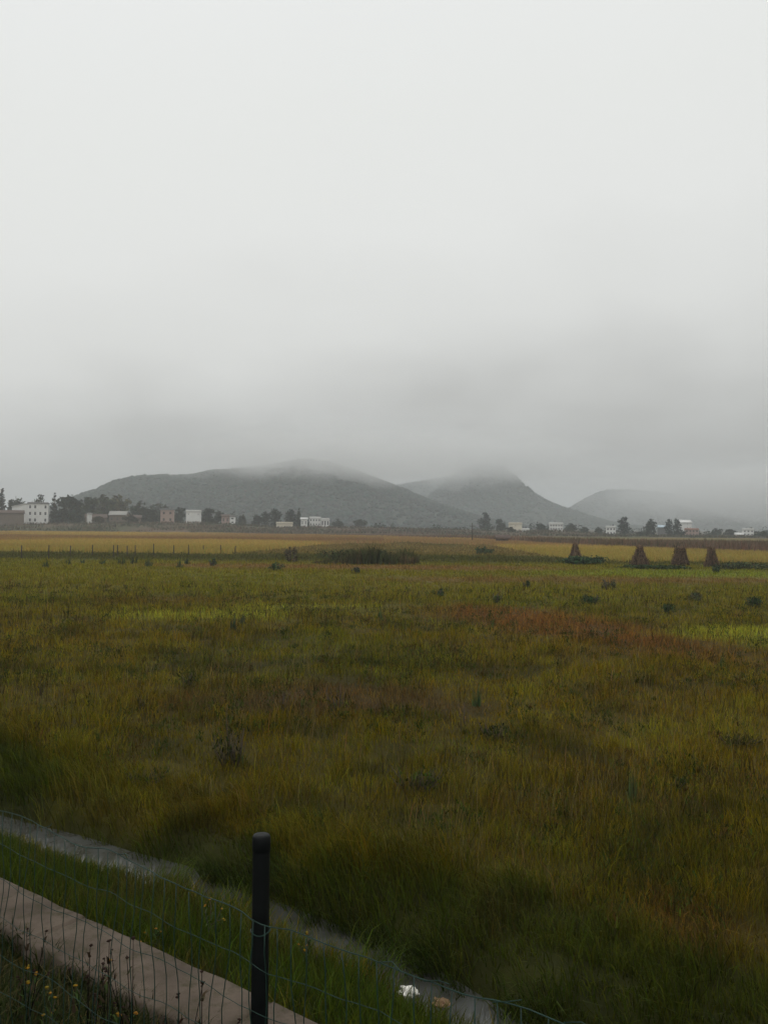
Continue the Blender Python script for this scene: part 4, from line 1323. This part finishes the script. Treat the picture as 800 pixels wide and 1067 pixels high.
HILLS = [
    (760, [(-160, 542), (-60, 538), (20, 541), (55, 538), (85, 533), (108, 529), (140, 529), (190, 534), (250, 541), (300, 548)], 150, 150, 160, 5000, 3, 2.2,
     'woods on the low foothill behind the left village'),
    (1100, [(80, 552), (96, 545), (108, 534), (119, 520), (132, 510), (150, 503), (180, 498.5), (212, 497), (236, 491), (260, 490), (285, 487), (305, 482.5), (325, 481), (345, 483.5), (365, 491),
            (385, 499), (410, 508), (440, 520), (470, 532), (500, 542), (520, 548), (560, 552)], 420, 350, 260, 30000, 7, 2.3, 'woods covering the broad main hill'),
    (1500, [(400, 548), (430, 532), (455, 512), (473, 496), (488, 484), (502, 482), (516, 490), (536, 505), (556, 518), (582, 533), (606, 543), (640, 549), (680, 554)], 420, 300, 180, 17000, 11, 2.7,
     'woods covering the pointed middle hill'),
    (1950, [(340, 535), (380, 517), (410, 507), (440, 502), (470, 499), (500, 500), (540, 512), (580, 535), (610, 548)], 350, 300, 160, 8000, 13, 3.2, 'woods on the pale shoulder behind the middle hill'),
    (1900, [(560, 550), (580, 540), (597, 528), (612, 520), (628, 513), (645, 511), (668, 513), (690, 516), (710, 522), (740, 531), (780, 537), (840, 541), (900, 548)], 420, 300, 180, 13000, 17, 3.1,
     'woods covering the rounded far hill on the right'),
    (2300, [(560, 545), (585, 534), (605, 528), (640, 524), (690, 527), (720, 525), (760, 518), (800, 512), (850, 508), (920, 515), (1000, 540)], 350, 300, 180, 9000, 19, 4.0, 'woods on the faintest ridge behind the far hill'),
]
for D, prof, W0, W1, nx, nt_, sd, ts, lab in HILLS:
    V, F, S, T = hill(D, prof, W0, W1, nx, nt_, sd, ts)
    o = link('hill_woods', raw_mesh('hill_woods', V, F, S, T), MAT['crown'])
    tag(o, lab, 'woods', kind='stuff')

# ------------------------------------------------------------------ air
HAZE_D = 0.00052


def volume_box(name, lo, hi, mat):
    mb = MB(); mb.box(*lo, *hi)
    return mb.build(name, mat)


m, nt, out = new_mat('haze_air')
pv = nt.nodes.new('ShaderNodeVolumePrincipled')
pv.inputs['Color'].default_value = (.878, .92, .945, 1)
pv.inputs['Density'].default_value = HAZE_D
pv.inputs['Anisotropy'].default_value = 0.0
nt.links.new(pv.outputs[0], out.inputs['Volume'])
haze = volume_box('haze', (-9000, -9000, -6), (9000, 9000, 130), m)
tag(haze, 'thin grey rain haze hanging over fields, village and hills', 'haze', kind='stuff')


def mist(px, py, D, rx, ry, rz, dens, label, seed, alb=.985):
    """soft uneven bank of low cloud sitting on a hilltop"""
    p = atd(px, py, D)
    bm = bmesh.new(); bmesh.ops.create_icosphere(bm, subdivisions=3, radius=1.0)
    me = bpy.data.meshes.new('mist_bank'); bm.to_mesh(me); bm.free()
    m, nt, out = new_mat('mist_air')
    tc = nt.nodes.new('ShaderNodeTexCoord')
    ln = nt.nodes.new('ShaderNodeVectorMath'); ln.operation = 'LENGTH'
    nt.links.new(tc.outputs['Object'], ln.inputs[0])
    nz = nt.nodes.new('ShaderNodeTexNoise'); nz.inputs['Scale'].default_value = 2.2; nz.inputs['Detail'].default_value = 3
    mp = nt.nodes.new('ShaderNodeMapping'); mp.inputs['Location'].default_value = (seed, seed * 2, 0); mp.inputs['Scale'].default_value = (1.6, 1, 1)
    nt.links.new(tc.outputs['Object'], mp.inputs['Vector']); nt.links.new(mp.outputs[0], nz.inputs['Vector'])
    ma = nt.nodes.new('ShaderNodeMath'); ma.operation = 'MULTIPLY_ADD'; ma.inputs[1].default_value = .9; ma.inputs[2].default_value = -.45
    nt.links.new(nz.outputs['Fac'], ma.inputs[0])
    ad = nt.nodes.new('ShaderNodeMath'); ad.operation = 'ADD'
    nt.links.new(ln.outputs['Value'], ad.inputs[0]); nt.links.new(ma.outputs[0], ad.inputs[1])
    mr = nt.nodes.new('ShaderNodeMapRange'); mr.interpolation_type = 'SMOOTHSTEP'
    mr.inputs[1].default_value = .9; mr.inputs[2].default_value = .05; mr.inputs[3].default_value = 0; mr.inputs[4].default_value = dens
    nt.links.new(ad.outputs[0], mr.inputs[0])
    pv = nt.nodes.new('ShaderNodeVolumePrincipled'); pv.inputs['Color'].default_value = (alb, alb, alb * .99, 1)
    nt.links.new(mr.outputs[0], pv.inputs['Density']); nt.links.new(pv.outputs[0], out.inputs['Volume'])
    o = link('mist_bank', me, m); o.location = (p.x, D, p.z); o.scale = (rx, ry, rz)
    m.cycles.volume_step_rate = 3.0
    tag(o, label, 'mist', 'low cloud on the hilltops', kind='stuff')


MIST = [
    (338, 477, 940, 220, 140, 48, .021, 'soft grey cloud resting on the summit of the broad main hill', 1.3),
    (494, 478, 1310, 240, 140, 62, .019, 'soft grey cloud wrapping the top of the pointed middle hill', 4.1),
    (780, 516, 1600, 430, 170, 88, .019, 'low grey cloud hiding the right side of the far hill', 7.7, .90),
]
for a_ in MIST: mist(*a_)

# ------------------------------------------------------------------ sky and light
SUN_EL, SUN_AZ = R(52), R(200)           # behind the viewer, a little to the left
w = bpy.data.worlds.new('World'); scene.world = w; w.use_nodes = True
nt = w.node_tree; nt.nodes.clear()
out = nt.nodes.new('ShaderNodeOutputWorld')
sky = nt.nodes.new('ShaderNodeTexSky'); sky.sky_type = 'NISHITA'; sky.sun_disc = False
sky.sun_elevation = SUN_EL; sky.sun_rotation = SUN_AZ; sky.dust_density = 4; sky.air_density = 1.0
b1 = nt.nodes.new('ShaderNodeBackground'); b1.inputs['Strength'].default_value = .05
hs = nt.nodes.new('ShaderNodeHueSaturation'); hs.inputs['Saturation'].default_value = .35
nt.links.new(sky.outputs[0], hs.inputs['Color']); nt.links.new(hs.outputs[0], b1.inputs['Color'])
tc = nt.nodes.new('ShaderNodeTexCoord'); sx = nt.nodes.new('ShaderNodeSeparateXYZ')
nt.links.new(tc.outputs['Generated'], sx.inputs[0])
# lumpy stratus: noise drawn on a flat cloud deck overhead (direction / height)
zc = nt.nodes.new('ShaderNodeMath'); zc.operation = 'MAXIMUM'; zc.inputs[1].default_value = 0.0
nt.links.new(sx.outputs['Z'], zc.inputs[0])
za = nt.nodes.new('ShaderNodeMath'); za.operation = 'ADD'; za.inputs[1].default_value = .36
nt.links.new(zc.outputs[0], za.inputs[0])
dv = nt.nodes.new('ShaderNodeVectorMath'); dv.operation = 'DIVIDE'
cx = nt.nodes.new('ShaderNodeCombineXYZ')
for i in range(3): nt.links.new(za.outputs[0], cx.inputs[i])
nt.links.new(tc.outputs['Generated'], dv.inputs[0]); nt.links.new(cx.outputs[0], dv.inputs[1])
nz = nt.nodes.new('ShaderNodeTexNoise'); nz.inputs['Scale'].default_value = 2.1; nz.inputs['Detail'].default_value = 3; nz.inputs['Roughness'].default_value = .45
nt.links.new(dv.outputs[0], nz.inputs['Vector'])
mm = nt.nodes.new('ShaderNodeMapRange'); mm.inputs[1].default_value = .3; mm.inputs[2].default_value = .7; mm.inputs[3].default_value = -.038; mm.inputs[4].default_value = .038
nt.links.new(nz.outputs['Fac'], mm.inputs[0])
# the deck hangs lower to the right: shift the gradient by azimuth
tx = nt.nodes.new('ShaderNodeMath'); tx.operation = 'MULTIPLY'; tx.inputs[1].default_value = -.12
nt.links.new(sx.outputs['X'], tx.inputs[0])
e1 = nt.nodes.new('ShaderNodeMath'); e1.operation = 'ADD'
nt.links.new(sx.outputs['Z'], e1.inputs[0]); nt.links.new(mm.outputs[0], e1.inputs[1])
e2 = nt.nodes.new('ShaderNodeMath'); e2.operation = 'ADD'
nt.links.new(e1.outputs[0], e2.inputs[0]); nt.links.new(tx.outputs[0], e2.inputs[1])
rp = nt.nodes.new('ShaderNodeValToRGB')
cr = rp.color_ramp
stops = [(0.0, (.45, .45, .433)), (.045, (.475, .477, .462)), (.09, (.545, .55, .535)), (.15, (.69, .698, .682)), (.22, (.82, .83, .812)), (.31, (.885, .897, .88)),
         (.42, (.895, .91, .89)), (.56, (.92, .935, .925)), (1.0, (.97, .98, .98))]
cr.interpolation = 'LINEAR'
while len(cr.elements) < len(stops): cr.elements.new(.5)
for e, (p_, c_) in zip(cr.elements, stops): e.position = p_; e.color = (*c_, 1)
nt.links.new(e2.outputs[0], rp.inputs['Fac'])
b2 = nt.nodes.new('ShaderNodeBackground'); b2.inputs['Strength'].default_value = 1.0
nt.links.new(rp.outputs['Color'], b2.inputs['Color'])
mxs = nt.nodes.new('ShaderNodeMixShader'); mxs.inputs[0].default_value = .93
nt.links.new(b1.outputs[0], mxs.inputs[1]); nt.links.new(b2.outputs[0], mxs.inputs[2])
nt.links.new(mxs.outputs[0], out.inputs['Surface'])

sd = bpy.data.lights.new('sun', 'SUN'); sd.energy = .5; sd.angle = R(60); sd.color = (1, .97, .93)
so = bpy.data.objects.new('sun', sd); COL.objects.link(so)
dirv = Vector((math.sin(SUN_AZ) * math.cos(SUN_EL), math.cos(SUN_AZ) * math.cos(SUN_EL), math.sin(SUN_EL)))
so.rotation_euler = dirv.to_track_quat('Z', 'Y').to_euler(); so.location = (0, -20, 60)

# ------------------------------------------------------------------ render settings
scene.render.engine = 'CYCLES'
vs = scene.view_settings
vs.view_transform = 'Standard'; vs.look = 'None'; vs.exposure = 0.0; vs.gamma = 1.0; vs.use_curve_mapping = False
cy = scene.cycles
cy.use_denoising = True; cy.denoiser = 'OPENIMAGEDENOISE'; cy.denoising_prefilter = 'ACCURATE'
cy.max_bounces = 7; cy.diffuse_bounces = 2; cy.glossy_bounces = 2; cy.transmission_bounces = 2; cy.volume_bounces = 4; cy.transparent_max_bounces = 8
cy.use_adaptive_sampling = True; cy.adaptive_threshold = .02
cy.caustics_reflective = False; cy.caustics_refractive = False
